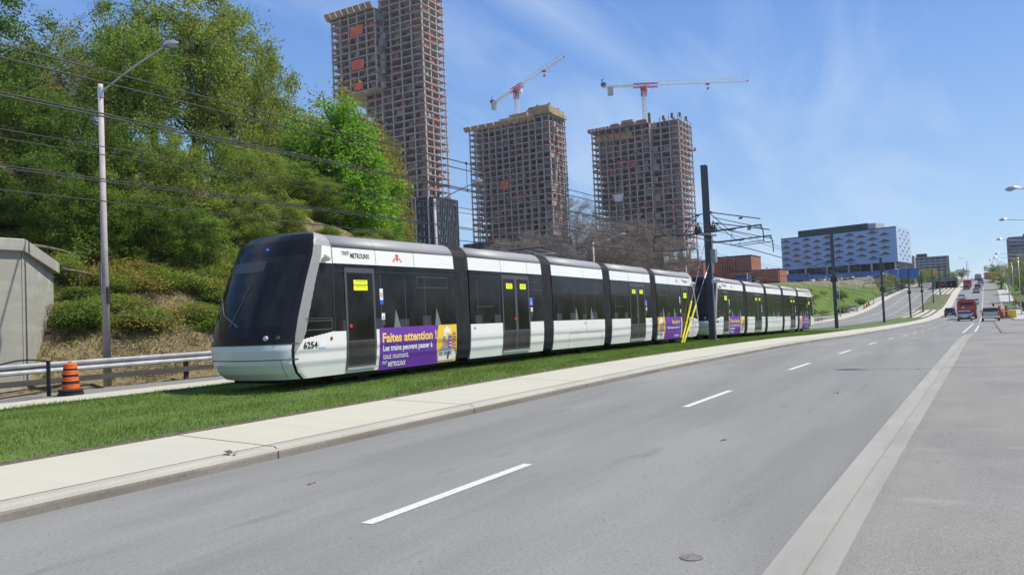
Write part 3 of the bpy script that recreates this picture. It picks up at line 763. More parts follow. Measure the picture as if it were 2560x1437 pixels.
    for sg in (-1, 1):
        h_ = MB(); p = P(sg*.44, 1.17); h_.tube((p[0], p[1]+.03, p[2]), (p[0]*1.004, p[1]-.02, p[2]), .062, .05, 14); h_.build('headlight', pm('lamp_lens', (.55, .57, .60), .12, .4), root)
        h_ = MB(); p = P(sg*.60, 1.17); h_.tube((p[0], p[1]+.03, p[2]), (p[0]*1.004, p[1]-.016, p[2]), .055, .045, 14); h_.build('headlight', pm('lamp_dark', (.10, .10, .11), .15, .6), root)
    wp = MB(); a = P(.05, 1.44); b_ = P(-.30, 1.52); wp.path([(a[0], a[1]-.03, a[2]), (P(-.22, 1.72)[0], P(-.22, 1.72)[1]-.035, 1.72), (P(-.46, 2.12)[0], P(-.46, 2.12)[1]-.03, 2.12)], .012)
    wp.path([(P(-.05, 1.46)[0], P(-.05, 1.46)[1]-.03, 1.46), (P(.06, 2.35)[0], P(.06, 2.35)[1]-.03, 2.35)], .010)
    wp.build('wiper', frame, root)
    dv = MB()
    for i in range(12):
        a0, a1 = P(.22, 1.40+.12*i), P(.22, 1.52+.12*i); b0, b1 = P(.285, 1.40+.12*i), P(.285, 1.52+.12*i)
        dv.quad(*[(p[0], p[1]-.006, p[2]) for p in (a0, b0, b1, a1)])
    dv.build('windscreen_divider', mask, root)
    bl = MB(); p = P(.10, 3.13); bl.tube((p[0], p[1]+.02, p[2]), (p[0], p[1]-.012, p[2]-.004), .028, n=12)
    lm = bpy.data.materials.get('blue_marker_light')
    if not lm:
        lm = pm('blue_marker_light', (.02, .06, .9), .3); bs = lm.node_tree.nodes['Principled BSDF']; bs.inputs['Emission Color'].default_value = (.02, .08, 1, 1); bs.inputs['Emission Strength'].default_value = 1.6
    bl.build('marker_light', lm, root)
    ds = MB()
    for i in range(10):
        q0 = -.50+.066*i; q1 = q0+.066
        a0, a1, b0, b1 = P(q0, 2.66), P(q1, 2.66), P(q0, 2.90), P(q1, 2.90)
        ds.quad(*[(p[0]*1.002, p[1]-.006, p[2]) for p in (a0, a1, b1, b0)])
    ds.build('destination_display', pm('display_dark', (.035, .035, .038), .3), root)
    for sg in (-1, 1):
        pod = MB(); pod.lathe([(.03, -.09), (.07, -.07), (.085, 0), (.085, .05), (.06, .07)], n=12); o = pod.build('camera_pod', white, root, True); o.location = (sg*1.40, 1.86, 2.95)
    ar = MB(); ar.box(-.12, .12, 1.95, 2.2, 3.56, 3.62); ar.build('roof_aerial', whs, root)
    if number:
        side_text('6254', .20, 1.13, .915, .012, black, root, 'fleet_number', bold=.004, width=.41)
        pl = MB(); rect_side(pl, 1.58, 1.80, .90, 1.05, .010); pl.build('notice', whs, root)
    gf = MB()
    for sg in (-1, 1):
        for q in ((1.25, 2.02, 1.30, 1.325), (1.25, 2.02, 1.50, 1.52), (1.22, 2.02, 1.56, 1.575), (2.0, 2.02, 1.30, 1.57), (2.10, 2.11, 1.25, 3.2)): rect_side(gf, *q, .008, sg)
    gf.flanks('vent_grille', frame, root)
    r_ = MB()
    for sg in (-1, 1): r_.tube((sg*1.30, 1.98, 1.10), (sg*1.34, 1.98, 1.10), .038, n=10)
    r_.flanks('reflector', rdark, root)
    # flank between the cab loft and the first door
    return root

def bellows(root, y0, y1):
    m = MB(); n = 7; rows = []
    ys = []
    for i in range(2*n+1):
        ys.append((y0-.01+(y1-y0+.02)*i/(2*n), -.015 if i % 2 == 0 else .022))
    zs = [.30, .55, .95, 1.6, 2.4, 3.0, 3.2, 3.34, 3.46, 3.53, 3.55]
    for (y, o) in ys:
        row = [(px_(z)+o-.03, y, z + (o if z > 3.4 else 0)) for z in zs]+[(-(px_(z)+o-.03), y, z+(o if z > 3.4 else 0)) for z in reversed(zs)]
        rows.append(row)
    m.grid(rows, flip=True); m.poly([rows[0][k] for k in range(len(rows[0]))]); m.poly([rows[-1][k] for k in range(len(rows[0]))][::-1])
    m.box(-.9, .9, y0, y1, .22, .34)
    return m.build('bellows', bell, root)

def make_tram(name, nose, lab):
    """sections are laid along the curved track, each turned to its own chord"""
    def frame_at(t0, t1):
        a, b = nose+t0, nose+t1
        pa = Vector((tram_axis(a), a, zr(a)+.22)); pb = Vector((tram_axis(b), b, zr(b)+.22)); d = pb-pa
        yaw = math.atan2(-d.x, d.y); pit = math.atan2(d.z, math.hypot(d.x, d.y))
        M = Matrix.Translation((pa+pb)/2) @ Matrix.Rotation(yaw, 4, 'Z') @ Matrix.Rotation(pit, 4, 'X') @ Matrix.Translation((0, -(t0+t1)/2, 0))
        return M
    base = Vector((tram_axis(nose+LENT/2), nose+LENT/2, zr(nose+LENT/2)+.22))
    root = empty(name, base, 0, lab, 'tram', 'light rail trams coupled on the median')
    secs = [('A', 2.12, 6.85), ('B', 7.55, 11.9), ('C', 12.6, 16.85), ('D', 17.55, 21.9), ('E', 22.6, LENT-2.12)]
    def place(objs, M):
        Mi = Matrix.Translation(-base) @ M
        for o in objs: o.matrix_parent_inverse = Matrix.Identity(4); o.matrix_basis = Mi @ o.matrix_basis
    for k, a, b in secs:
        before = set(root.children)
        # children of the root get the section's own transform
        section(root, a, b, k)
        if k == 'A': cab(root)
        if k == 'A': rng = (.8, b)
        elif k == 'E': rng = (a, LENT-.8)
        else: rng = (a, b)
        if k == 'E':
            before2 = set(root.children); cab(root, number=False)
            rear = [o for o in root.children if o not in before2]
            F = Matrix.Translation((0, LENT, 0)) @ Matrix.Rotation(math.pi, 4, 'Z')
            for o in rear: o.matrix_basis = F @ o.matrix_basis
        place([o for o in root.children if o not in before], frame_at(*rng))
    for a, b in ((6.85, 7.55), (11.9, 12.6), (16.85, 17.55), (21.9, 22.6)):
        before = set(root.children); bellows(root, a, b); place([o for o in root.children if o not in before], frame_at(a-.2, b+.2))
    cp = MB(); cp.tube((0, LENT-.3, .55), (0, LENT+.46, .55), .10, n=8); cp.box(-.22, .22, LENT+.28, LENT+.46, .42, .70); before = set(root.children); cp.build('coupler', under, root)
    # pantograph folded on the middle section
    pg = MB(); pg.box(-.5, .5, 12.9, 14.6, 3.60, 3.66)
    for sg in (-.4, .4): pg.path([(sg, 12.95, 3.66), (sg*.8, 14.9, 3.80), (sg*.5, 13.2, 3.90)], .028)
    pg.tube((-.75, 13.15, 3.92), (.75, 13.15, 3.92), .03); pg.tube((-.75, 13.35, 3.92), (.75, 13.35, 3.92), .03)
    pg.build('pantograph', roofm, root)
    place([o for o in root.children if o not in before], frame_at(12.6, 16.85))
    return root
tram1 = make_tram('light_rail_tram', 11.3, 'leading white, black and grey low-floor tram numbered 6254, the nearer of the coupled pair')
tram2 = make_tram('light_rail_tram', 41.75, 'second white and black tram coupled behind the catenary mast, farther of the pair')

# ------------------------------------------------------------------ catenary masts, arms and wires
mastm = pm('mast_paint', (.075, .092, .105), .5, .3, var=.12, scale=3)
mastl = pm('galvanised', (.36, .37, .38), .5, .5, var=.12, scale=4)
tubem = pm('arm_tube_dark', (.055, .065, .07), .5, .4)
insm = pm('insulator', (.045, .035, .03), .35)
wirem = pm('copper_wire', (.045, .043, .042), .6, .2)
tealm = pm('teal_tube', (.02, .07, .06), .5)
def cantilever(root, y, sg, reach, z0=5.7, z1=5.05):
    """hinged bracket over one track: stay, main tube, brace, bent drop tube, registration arm; one mesh"""
    m = MB(); g = sg
    m.tube((g*.12, y, z0+1.08), (g*reach*.98, y-.05, z0+.42), .028); m.tube((g*.12, y, z0), (g*reach, y, z0+.12), .034)
    m.tube((g*.10, y, z0+.02), (g*(reach*.55), y, z0+.03), .045)
    m.tube((g*.35, y, z0+.98), (g*reach*.42, y, z0+.06), .022); m.tube((g*.5, y, z0+.75), (g*reach*1.0, y, z0-.05), .02)
    r_ = reach
    m.path([(g*r_*.80, y, z0+.10), (g*(r_-.15), y, z0+.12), (g*(r_-.02), y, z0+.02), (g*(r_+.04), y, z0-.2), (g*(r_+.05), y, z0-.75)], .03)
    m.tube((g*r_*.45, y, z1-.05), (g*(r_+.02), y, z1+.06), .02); m.tube((g*r_*.45, y, z1-.05), (g*(r_*.5), y, z0), .012)
    a = m.build('cantilever_arm', tubem, root)
    i_ = MB()
    for (xa, za) in ((.30, z0+1.02), (.32, z0+.01), (r_*.62, z0+.56)):
        for k in range(4): i_.tube((g*(xa+.05*k), y, za), (g*(xa+.05*k+.025), y, za), .06, n=8)
    i_.build('insulator', insm, a)
    return a
def make_mast(first=False):
    root = empty('catenary_mast')
    m = MB(); H = 9.4
    # broad-flange steel column: two flanges and a web
    m.box(-.15, .15, -.155, -.13, 0, H); m.box(-.15, .15, .13, .155, 0, H); m.box(-.012, .012, -.13, .13, 0, H); m.box(-.12, .12, -.125, .125, 0, .04)
    m.build('column', mastm, root); bs = MB(); bs.box(-.26, .26, -.26, .26, -.35, .06); bs.build('base_plate', mastl, root)
    if first:
        for y in (-.55, .55):
            cantilever(root, y, 1, 3.0 if y < 0 else 3.2, 5.75 if y < 0 else 5.25, 5.0)
        cantilever(root, -.3, -1, 2.9, 5.7, 4.95)
        sp = MB(); sp.box(-.3, .3, -.62, -.56, 5.6, 5.7); sp.box(-.3, .3, .56, .62, 5.6, 5.7); sp.box(-.22, -.16, -.6, .6, 5.6, 5.68); sp.box(.16, .22, -.6, .6, 5.6, 5.68); sp.build('bracket', mastl, root)
        sw = MB()
        for sx in (-.45, .38):
            sw.box(sx-.15, sx+.15, -.35, .05, 5.75, 6.0); sw.tube((sx-.1, -.15, 6.0), (sx, -.15, 6.35), .03); sw.tube((sx+.1, -.15, 6.0), (sx, -.15, 6.35), .03); sw.box(sx-.17, sx+.17, -.25, -.1, 6.05, 6.09)
            for q in (-.1, 0, .1): sw.lathe([(.02, 6.0), (.045, 6.06), (.02, 6.12), (.04, 6.18), (.01, 6.22)], sx+q, -.3, 8)
        sw.build('switch_gear', insm, root)
        bx = MB(); bx.box(.17, .42, -.2, .15, 4.15, 4.85); bx.build('junction_box', pm('box_grey_green', (.25, .31, .29), .5), root)
        cd = MB(); cd.tube((.22, -.2, 0), (.22, -.2, 4.2), .05); cd.tube((.20, .1, 4.8), (.20, .1, 5.6), .03); cd.build('conduit', mastl, root)
        sg_ = MB(); sg_.box(.18, .62, -.285, -.27, 3.05, 3.25); sg_.build('number_plate', pm('plate_white', (.75, .75, .76), .5), root)
        sg_ = MB(); sg_.box(.27, .35, -.30, -.28, 1.55, 2.1); sg_.build('number_plate', MATS['plate_white'], root)
    else:
        cantilever(root, 0, 1, 2.5); cantilever(root, 0, -1, 2.4)
        bx = MB(); bx.box(-.3, .3, -.25, .25, 4.6, 5.1); bx.build('junction_box', insm, root)
        for sx in (-.06,):
            sg_ = MB(); sg_.box(.15, .22, -.17, -.16, 1.9, 2.1); sg_.build('number_plate', MATS['plate_white'], root)
    return root
MAST_S = [41.0, 81.7, 122.7, 168, 203, 247, 285, 325]
mastproto = None
mlab = ['tall steel catenary mast with switch gear and yellow sleeved guys, nearest to the camera',
 'catenary mast beyond the rear end of the second tram, second in the row', 'third catenary mast along the grass median', 'fourth catenary mast where the median grass ends',
 'fifth catenary mast standing by the concrete track crossing', 'sixth catenary mast at the start of the hillside track grass', 'seventh catenary mast halfway up the grassed tracks', 'last catenary mast just before the tunnel portal']
for i, s in enumerate(MAST_S):
    n = L(s)-8.3; z = zr(s)+.18
    if i == 0: o = make_mast(True); n = -11.45
    elif i == 1: o = mastproto = make_mast()
    else: o = copy_tree(mastproto)
    o.location = (n, s, z); tag(o, mlab[i], 'catenary mast', 'catenary masts along the median'); 
    d = (L(s+3)-L(s-3))/6; o.rotation_euler = (0, 0, -math.atan(d))
stn = [-45]+MAST_S
def wire(off, zabs, r, sag, lab, s_end=325, pair=.0, droppers=None, steps=8):
    m = MB(); pts = []
    for a, b in zip(stn[:-1], stn[1:]):
        if b > s_end: break
        for k in range(steps):
            t = k/steps; s = lerp(a, b, t); pts.append((off(s), s, lerp(zr(a), zr(b), t)+zabs-4*sag*t*(1-t)))
    s = min(s_end, stn[-1]); pts.append((off(s), s, zr(s)+zabs))
    m.path(pts, r, 5)
    if pair: m.path([(p[0]+pair, p[1], p[2]-.06) for p in pts], r, 5)
    o = m.build('overhead_wire', wirem); tag(o, lab, 'overhead wire', 'overhead wires above the tracks')
    if droppers:
        zb, sagb, ss = droppers
        for s in ss:
            for a, b in zip(stn[:-1], stn[1:]):
                if a <= s < b:
                    t = (s-a)/(b-a); zt = lerp(zr(a), zr(b), t)+zabs-4*sag*t*(1-t); z2 = lerp(zr(a), zr(b), t)+zb-4*sagb*t*(1-t)
                    d = MB(); d.tube((off(s), s, zt), (off(s), s, z2), .006, n=4); d.tube((off(s), s, zt-.03), (off(s), s, zt+.03), .025, n=6); d.tube((off(s), s, z2-.03), (off(s), s, z2+.03), .02, n=6); d.build('dropper', wirem, o)
    return o
nr = lambda s: L(s)-6.1
ta = lambda s: tram_axis(s) if s < 90 else L(s)-10.4
wire(lambda s: nr(s), 5.62, .012, .05, 'uppermost overhead wire of the nearer track, highest line across the trees', droppers=(4.93, .01, [-6, 4, 15.5, 27, 35]))
wire(lambda s: nr(s)+.03, 5.44, .012, .05, 'second highest overhead wire, hanging just under the top one')
wire(lambda s: nr(s)+.1, 4.93, .0125, .01, 'double contact wire of the nearer track crossing the lamp pole near its top', pair=.07)
wire(lambda s: ta(s)+.12, 5.40, .010, .04, 'thin messenger wire above the trams, upper of a close pair', droppers=(4.80, .03, [9.5, 20, 31]))
wire(lambda s: ta(s)-.1, 5.30, .010, .04, 'thin messenger wire above the trams, lower of a close pair')
wire(lambda s: ta(s), 4.80, .0125, .03, 'double contact wire over the tram roofs', pair=.07, droppers=(4.36, .0, [2.0, 6.7, 15, 24]))
wire(lambda s: ta(s)-.05, 4.36, .0125, 0, 'lowest single wire just above the tram roofs', s_end=122.7)
# guy stays with yellow sleeves
for i, (top, lab) in enumerate((((-11.5, 40.75, 5.25), 'leaning guy wire with yellow sleeve, left one of two by the first mast'), ((-11.35, 40.8, 4.05), 'leaning guy wire with yellow sleeve, right one of two by the first mast'))):
    b = Vector((-11.87+.10*i, 37.0+.03*i, .02)); t = Vector(top); root = empty('guy_wire', b, 0, lab, 'guy wire', 'guy wires of the first mast')
    d = t-b; e = d*(.38 if i == 0 else .44)
    m = MB(); m.tube((0, 0, 0), d, .014, n=6); m.build('wire', mastl, root)
    m = MB(); m.tube(-d*.01, e, .048, n=10); m.build('yellow_sleeve', pm('sleeve_yellow', (.86, .72, .03), .45), root)
    if i == 1: m = MB(); m.tube(d*.78, d*.86, .04, n=8); m.build('insulator', pm('porcelain', (.6, .6, .58), .3), root)

# ------------------------------------------------------------------ street lamps
lampgrey = pm('lamp_pole_concrete', (.42, .375, .365), .8, var=.12, scale=2)
lampmetal = pm('lamp_alloy', (.50, .51, .53), .35, .7)
lenspm = pm('lamp_lens_grey', (.35, .36, .36), .3)
def lamp(base, H, arm, lab, group, r=.13, polemat=None, markings=False, heads=1, name='street_lamp'):
    root = empty(name, base, 0, lab, 'street lamp', group)
    m = MB(); m.tube((0, 0, -.3), (0, 0, H), r, r*.62, 14); m.build('pole', polemat or lampgrey, root, True)
    av = Vector(arm); a = MB(); p0 = Vector((0, 0, H-.28)); pts = []
    for i in range(9):
        t = i/8; q = p0 + av*t; q.z = p0.z + av.z*t+.05*math.sin(t*math.pi); pts.append(q)
    a.path(pts, .03, 8); a.tube((-.0, 0, H-.45), (0, 0, H-.12), r*.8, n=10); a.build('arm', lampmetal, root)
    d = Vector((av.x, av.y, 0)).normalized(); e = pts[-1]; s_ = Vector((-d.y, d.x, 0)); h = MB(); rows = []
    for i in range(9):
        t = i/8; hw = [.05, .10, .15, .175, .18, .17, .15, .10, .03][i]; top = [.05, .10, .14, .17, .18, .17, .14, .10, .03][i]; c = e + d*(t*.72-.04)
        rows.append([c+s_*hw*math.cos(k*math.pi/8)+Vector((0, 0, top*math.sin(k*math.pi/8))) for k in range(9)])
    h.grid(rows); h.grid([[r_[0], r_[-1]] for r_ in rows], flip=True); hd = h.build('lamp_head', lampmetal, root, True)
    l_ = MB(); rows = []
    for i in range(5):
        t = i/4; hw = [.08, .14, .15, .13, .06][i]; c = e+d*(.25+t*.38); rows.append([c+s_*hw*math.cos(k*math.pi/6)-Vector((0, 0, .005+[.02, .07, .09, .07, .02][i]*math.sin(k*math.pi/6))) for k in range(7)])
    l_.grid(rows, True); l_.build('lens', lenspm, hd, True)
    return root
G1 = 'street lamps along the left verge'
l1 = lamp((-23.91, 15.06, .25), 9.55, (2.75, .35, 1.0), 'tall concrete street lamp rising behind the guardrail, its arm over the bank', G1, .125)
bk = MB(); bk.box(-.05, .05, -.165, -.135, 2.7, 3.6); bk.build('pole_band', pm('band_dark', (.09, .07, .08), .7, col2=(.25, .2, .2), scale=14), l1)
bk = MB(); bk.box(.13, .20, -.05, .05, 2.35, 2.9); bk.build('bracket', insm, l1)
lamp((-26.3, 36.9, G(-26.3, 36.9)-.1), 8.6-G(-26.3, 36.9)+.2, (3.1, -.5, .75), 'street lamp seen against the dark glazed podium of the tallest tower', G1)
lamp((-32.6, 73.7, G(-32.6, 73.7)), 8.9-G(-32.6, 73.7), (3.2, -.5, .75), 'street lamp in front of the bare trees left of the third tower', G1)
lamp((-36.4, 117.4, G(-36.4, 117.4)), 8.3-G(-36.4, 117.4), (3.6, -.5, 1.0), 'small street lamp rising above the rear of the first tram', G1)
lamp((-35.3, 152.7, G(-35.3, 152.7)), 8.0-G(-35.3, 152.7), (3.6, -.5, .9), 'street lamp before the low brick building behind the second tram', G1)
for s, q in ((190, 'by the foot of the grass bank, nearest the second mast'), (218, 'by the parapet at the bend of the far carriageway'), (252, 'halfway up the far carriageway on its left'), (290, 'near the blue hoarding on the far carriageway'), (330, 'highest up the left side of the far carriageway')):
    lamp((L(s)-24.2, s, G(L(s)-24.2, s)), 9.0, (2.6, -.2, .5), 'grey street lamp '+q, 'street lamps by the far left carriageway', .1)
G2 = 'street lamps along the right pavement'
lamp((L(23)+10.2, 23.5, .05), 9.2, (-3.3, -.2, .5), 'nearest curved-arm street lamp, standing outside the right frame edge', G2, .1, lampmetal)
for i, s in enumerate((46, 83, 107, 135, 163, 200, 240, 285, 330, 380, 430, 480)):
    w_ = ['whose head just enters the frame', 'with the highest arm reaching in from the frame edge', 'with the second arm from the right frame edge', 'third along the right pavement', 'its pole just inside the right frame edge', 'before the dark apartment block', 'beside the bushes up the hill', 'by the upper pavement', 'near the crest bushes', 'small, close to the hill crest', 'tiny, near the crest of the hill', 'tiniest, on the skyline at the crest'][i]
    x = L(s)+9.5; zz_ = zr(s)+.1
    lamp((x, s, zz_), [6.9, 9.2, 9.3, 9.3, 10.1, 10.2, 9.8, 9.6, 9.6, 9.5, 9.5, 9.5][i], (-3.1 if i else -3.4, -.3, .55), 'curved-arm street lamp '+w_, G2, .1, lampmetal)
for i, s in enumerate((420, 450, 500, 545)):
    lamp((L(s)-2.9-1.2*i, s, zr(s)), 11, (-2.6, 0, .4), 'distant slim street lamp on the skyline, number of the median row at the crest'.replace('number of', ['first of', 'second of', 'third of', 'last of'][i]), 'street lamps on the crest', .1, lampmetal)

# ------------------------------------------------------------------ left foreground: wall, guardrail, drum, railing
wallm = multi_surface('abutment_concrete', (.33, .315, .26), [(1.2, .45, .6, (.39, .375, .315), (.3, .3, 1.5), .8), (.5, .5, .7, (.27, .265, .22), (2, 2, .4), .8), (25, .55, .7, (.28, .27, .23), None, .4), (.9, .56, .68, (.52, .52, .50), (1.5, 1.5, .8), .5)], rough=.95, bump=.25, bscale=20)
wr = empty('retaining_wall', (-26, 13.6, 0), 0, 'pale concrete abutment wall with a sloping capped wing at the left edge', 'wall')
m = MB(); m.box(-.6, 0, -40, 0, -1, 4.40); m.build('wall_face', wallm, wr)
m = MB(); e = (-2.9, 2.6)
pts = [(0, 0, -1), (e[0], e[1], -1), (e[0], e[1], 3.95), (0, 0, 4.40)]
back = [(-.6, 0, -1), (e[0]-.3, e[1]-.4, -1), (e[0]-.3, e[1]-.4, 3.95), (-.6, 0, 4.40)]
m.poly(pts); m.poly(back[::-1])
for k in range(4): m.quad(pts[k], back[k], back[(k+1) % 4], pts[(k+1) % 4])
m.build('wing_face', wallm, wr)
m = MB(); m.box(-.75, .16, -40, .02, 4.40, 4.80); m.build('coping', wallm, wr, bevel=.03)
m = MB(); p = [(.16, .02, 4.40), (e[0]+.16, e[1]+.15, 3.95), (e[0]+.16, e[1]+.15, 4.33), (.16, .02, 4.80)]; q = [(a-.75, b-.35, c) for a, b, c in p]
m.poly(p); m.poly(q[::-1])
for k in range(4): m.quad(p[k], q[k], q[(k+1) % 4], p[(k+1) % 4])
m.build('coping', wallm, wr)
m = MB(); m.box(-.01, .004, -.03, -.015, 0, 4.4); m.quad((-1.52, 1.30, 0), (-1.49, 1.28, 0), (-1.49, 1.28, 4.14), (-1.52, 1.30, 4.14)); m.build('joint', seam, wr)
galv = pm('guardrail_zinc', (.36, .365, .36), .6, .3, var=.15, scale=3)
timber = pm('weathered_timber', (.07, .06, .05), .9, var=.3, scale=3, stretch=(1, .2, 1))
def guardrail(s0, s1, off, lab, zoff=0, step=3.8):
    root = empty('guardrail', (0, 0, 0), 0, lab, 'guardrail')
    prof = [(.0, .0), (.05, .03), (.05, .08), (0, .13), (0, .17), (.05, .22), (.05, .27), (0, .31)]
    m = MB(); rows = []; s = s0
    while s <= s1+.01:
        x = off(s); z = zr(s)+zoff
        rows.append([(x+.10+a, s, z+.50+b) for a, b in prof]); s += .95
    m.grid(rows); m.build('w_beam', galv, root)
    m = MB(); s = s0
    for k in range(len(rows)-1): 
        a, b = rows[k][0], rows[k+1][0]; za = a[2]-.5; 
        i0 = len(m.v); m.v += [(a[0]-.06, a[1], za+.18), (a[0]+.02, a[1], za+.18), (a[0]+.02, a[1], za+.34), (a[0]-.06, a[1], za+.34), (b[0]-.06, b[1], za+.18), (b[0]+.02, b[1], za+.18), (b[0]+.02, b[1], za+.34), (b[0]-.06, b[1], za+.34)]
        for q in ((0, 1, 5, 4), (1, 2, 6, 5), (2, 3, 7, 6), (3, 0, 4, 7)): m.f.append(tuple(i0+t for t in q)); m.m.append(0)
    m.build('rub_rail', timber, root)
    s = s0+.4
    while s < s1:
        x = off(s); z = zr(s)+zoff; m = MB(); m.box(x-.10, x+.02, s-.06, s+.06, z-.3, z+.74); m.build('post', timber, root); s += step
    return root
guardrail(9.3, 44, lambda s: L(s)-19.05, 'long galvanised guardrail running from the wall past the tram nose', .08)
guardrail(100, 168, lambda s: lrL(s)-1.2, 'distant guardrail before the grass bank, seen past the second tram', .3, 4)
# traffic drum
orange = pm('drum_orange', (.80, .135, .015), .5, var=.12, scale=9)
dblack = pm('rubber_black', (.022, .021, .021), .8)
def drum(loc, lab, sc=1, grp='orange construction drums'):
    root = empty('traffic_drum', loc, 0, lab, 'traffic drum', grp); root.scale = (sc, sc, sc)
    m = MB(); m.lathe([(.36, 0), (.36, .05), (.33, .06), (.33, .10), (.36, .11), (.35, .16), (.26, .18)], n=24); m.build('rubber_base', dblack, root)
    z = .17; prof = [(.245, .17), (.245, .32), (.235, .33), (.235, .42), (.225, .43), (.225, .52), (.215, .53), (.215, .62), (.205, .63), (.205, .72), (.195, .73), (.195, .80), (.19, .81), (.19, .93), (.17, .945), (.03, .95)]
    m = MB()
    for a, b in zip(prof[:-1], prof[1:]):
        k = (a[1] > .31 and a[1] < .42) or (a[1] > .52 and a[1] < .62) or (a[1] > .72 and a[1] < .80)
        m.mi = 1 if k else 0; m.lathe([a, b], n=24); m.f.pop(); m.m.pop()
    m.build('barrel', [orange, dblack], root, False); 
    h = MB(); h.path([(-.10, 0, .94), (-.08, 0, 1.0), (.08, 0, 1.0), (.10, 0, .94)], .014); h.build('handle', orange, root)
    return root
drum((-21.3, 12.35, .02), 'orange and black striped drum on a rubber base in front of the guardrail', .9)
darkmet = pm('railing_black', (.03, .03, .032), .5, .5)
rl = empty('metal_railing', (-21.2, 11.05, .0), 0, 'low dark metal railing with arched top at the left edge of the picture', 'railing')
for y in (-.95, .95):
    m = MB(); m.box(-.03, .03, y-.03, y+.03, -.1, .98); m.build('post', darkmet, rl)
m = MB(); arch = [(0, -1.0+i*.2, .95+.10*math.sin(i/10*math.pi)) for i in range(11)]; m.path(arch, .022); m.build('top_rail', darkmet, rl)
for z in (.15, .28, .82):
    m = MB(); m.box(-.015, .015, -.95, .95, z-.015, z+.015); m.build('bar', darkmet, rl)
rl.rotation_euler = (0, 0, R(31)); rl.scale = (1.3, 1.2, 1)
# fallen leaf clump on the splash strip and litter on the road
m = MB(); 
for k in range(9):
    a = rs.random()*6.28; x, y = rs.gauss(0, .035), rs.gauss(0, .035); c, s_ = math.cos(a)*.04, math.sin(a)*.04
    m.poly([(x-c, y-s_, .004+.01*rs.random()), (x+s_*.6, y-c*.6, .03*rs.random()+.01), (x+c, y+s_, .035*rs.random()+.01), (x-s_*.6, y+c*.6, .012)])
o = m.build('dead_leaf', pm('dead_leaf_brown', (.16, .085, .035), .9, isl=.4)); o.location = (-7.62, 6.30, .165); tag(o, 'small crumpled brown leaf lying on the pale splash strip', 'leaf')
m = MB()
for (x, y) in ((-5.9, 5.9), (-2.6, 9.6), (-2.0, 15.0), (-.9, 20.5)):
    for k in range(5): a = rs.random()*6.28; q, w = rs.gauss(x, .02), rs.gauss(y, .03); m.poly([(q, w, zr(w)+.004), (q+.03*math.cos(a), w+.03*math.sin(a), zr(w)+.004), (q+.02*math.cos(a+1), w+.02*math.sin(a+1), zr(w)+.02)])
o = m.build('litter', pm('litter_dark', (.05, .045, .04), .9)); tag(o, 'dark specks of debris scattered on the asphalt', 'debris', None, 'stuff')

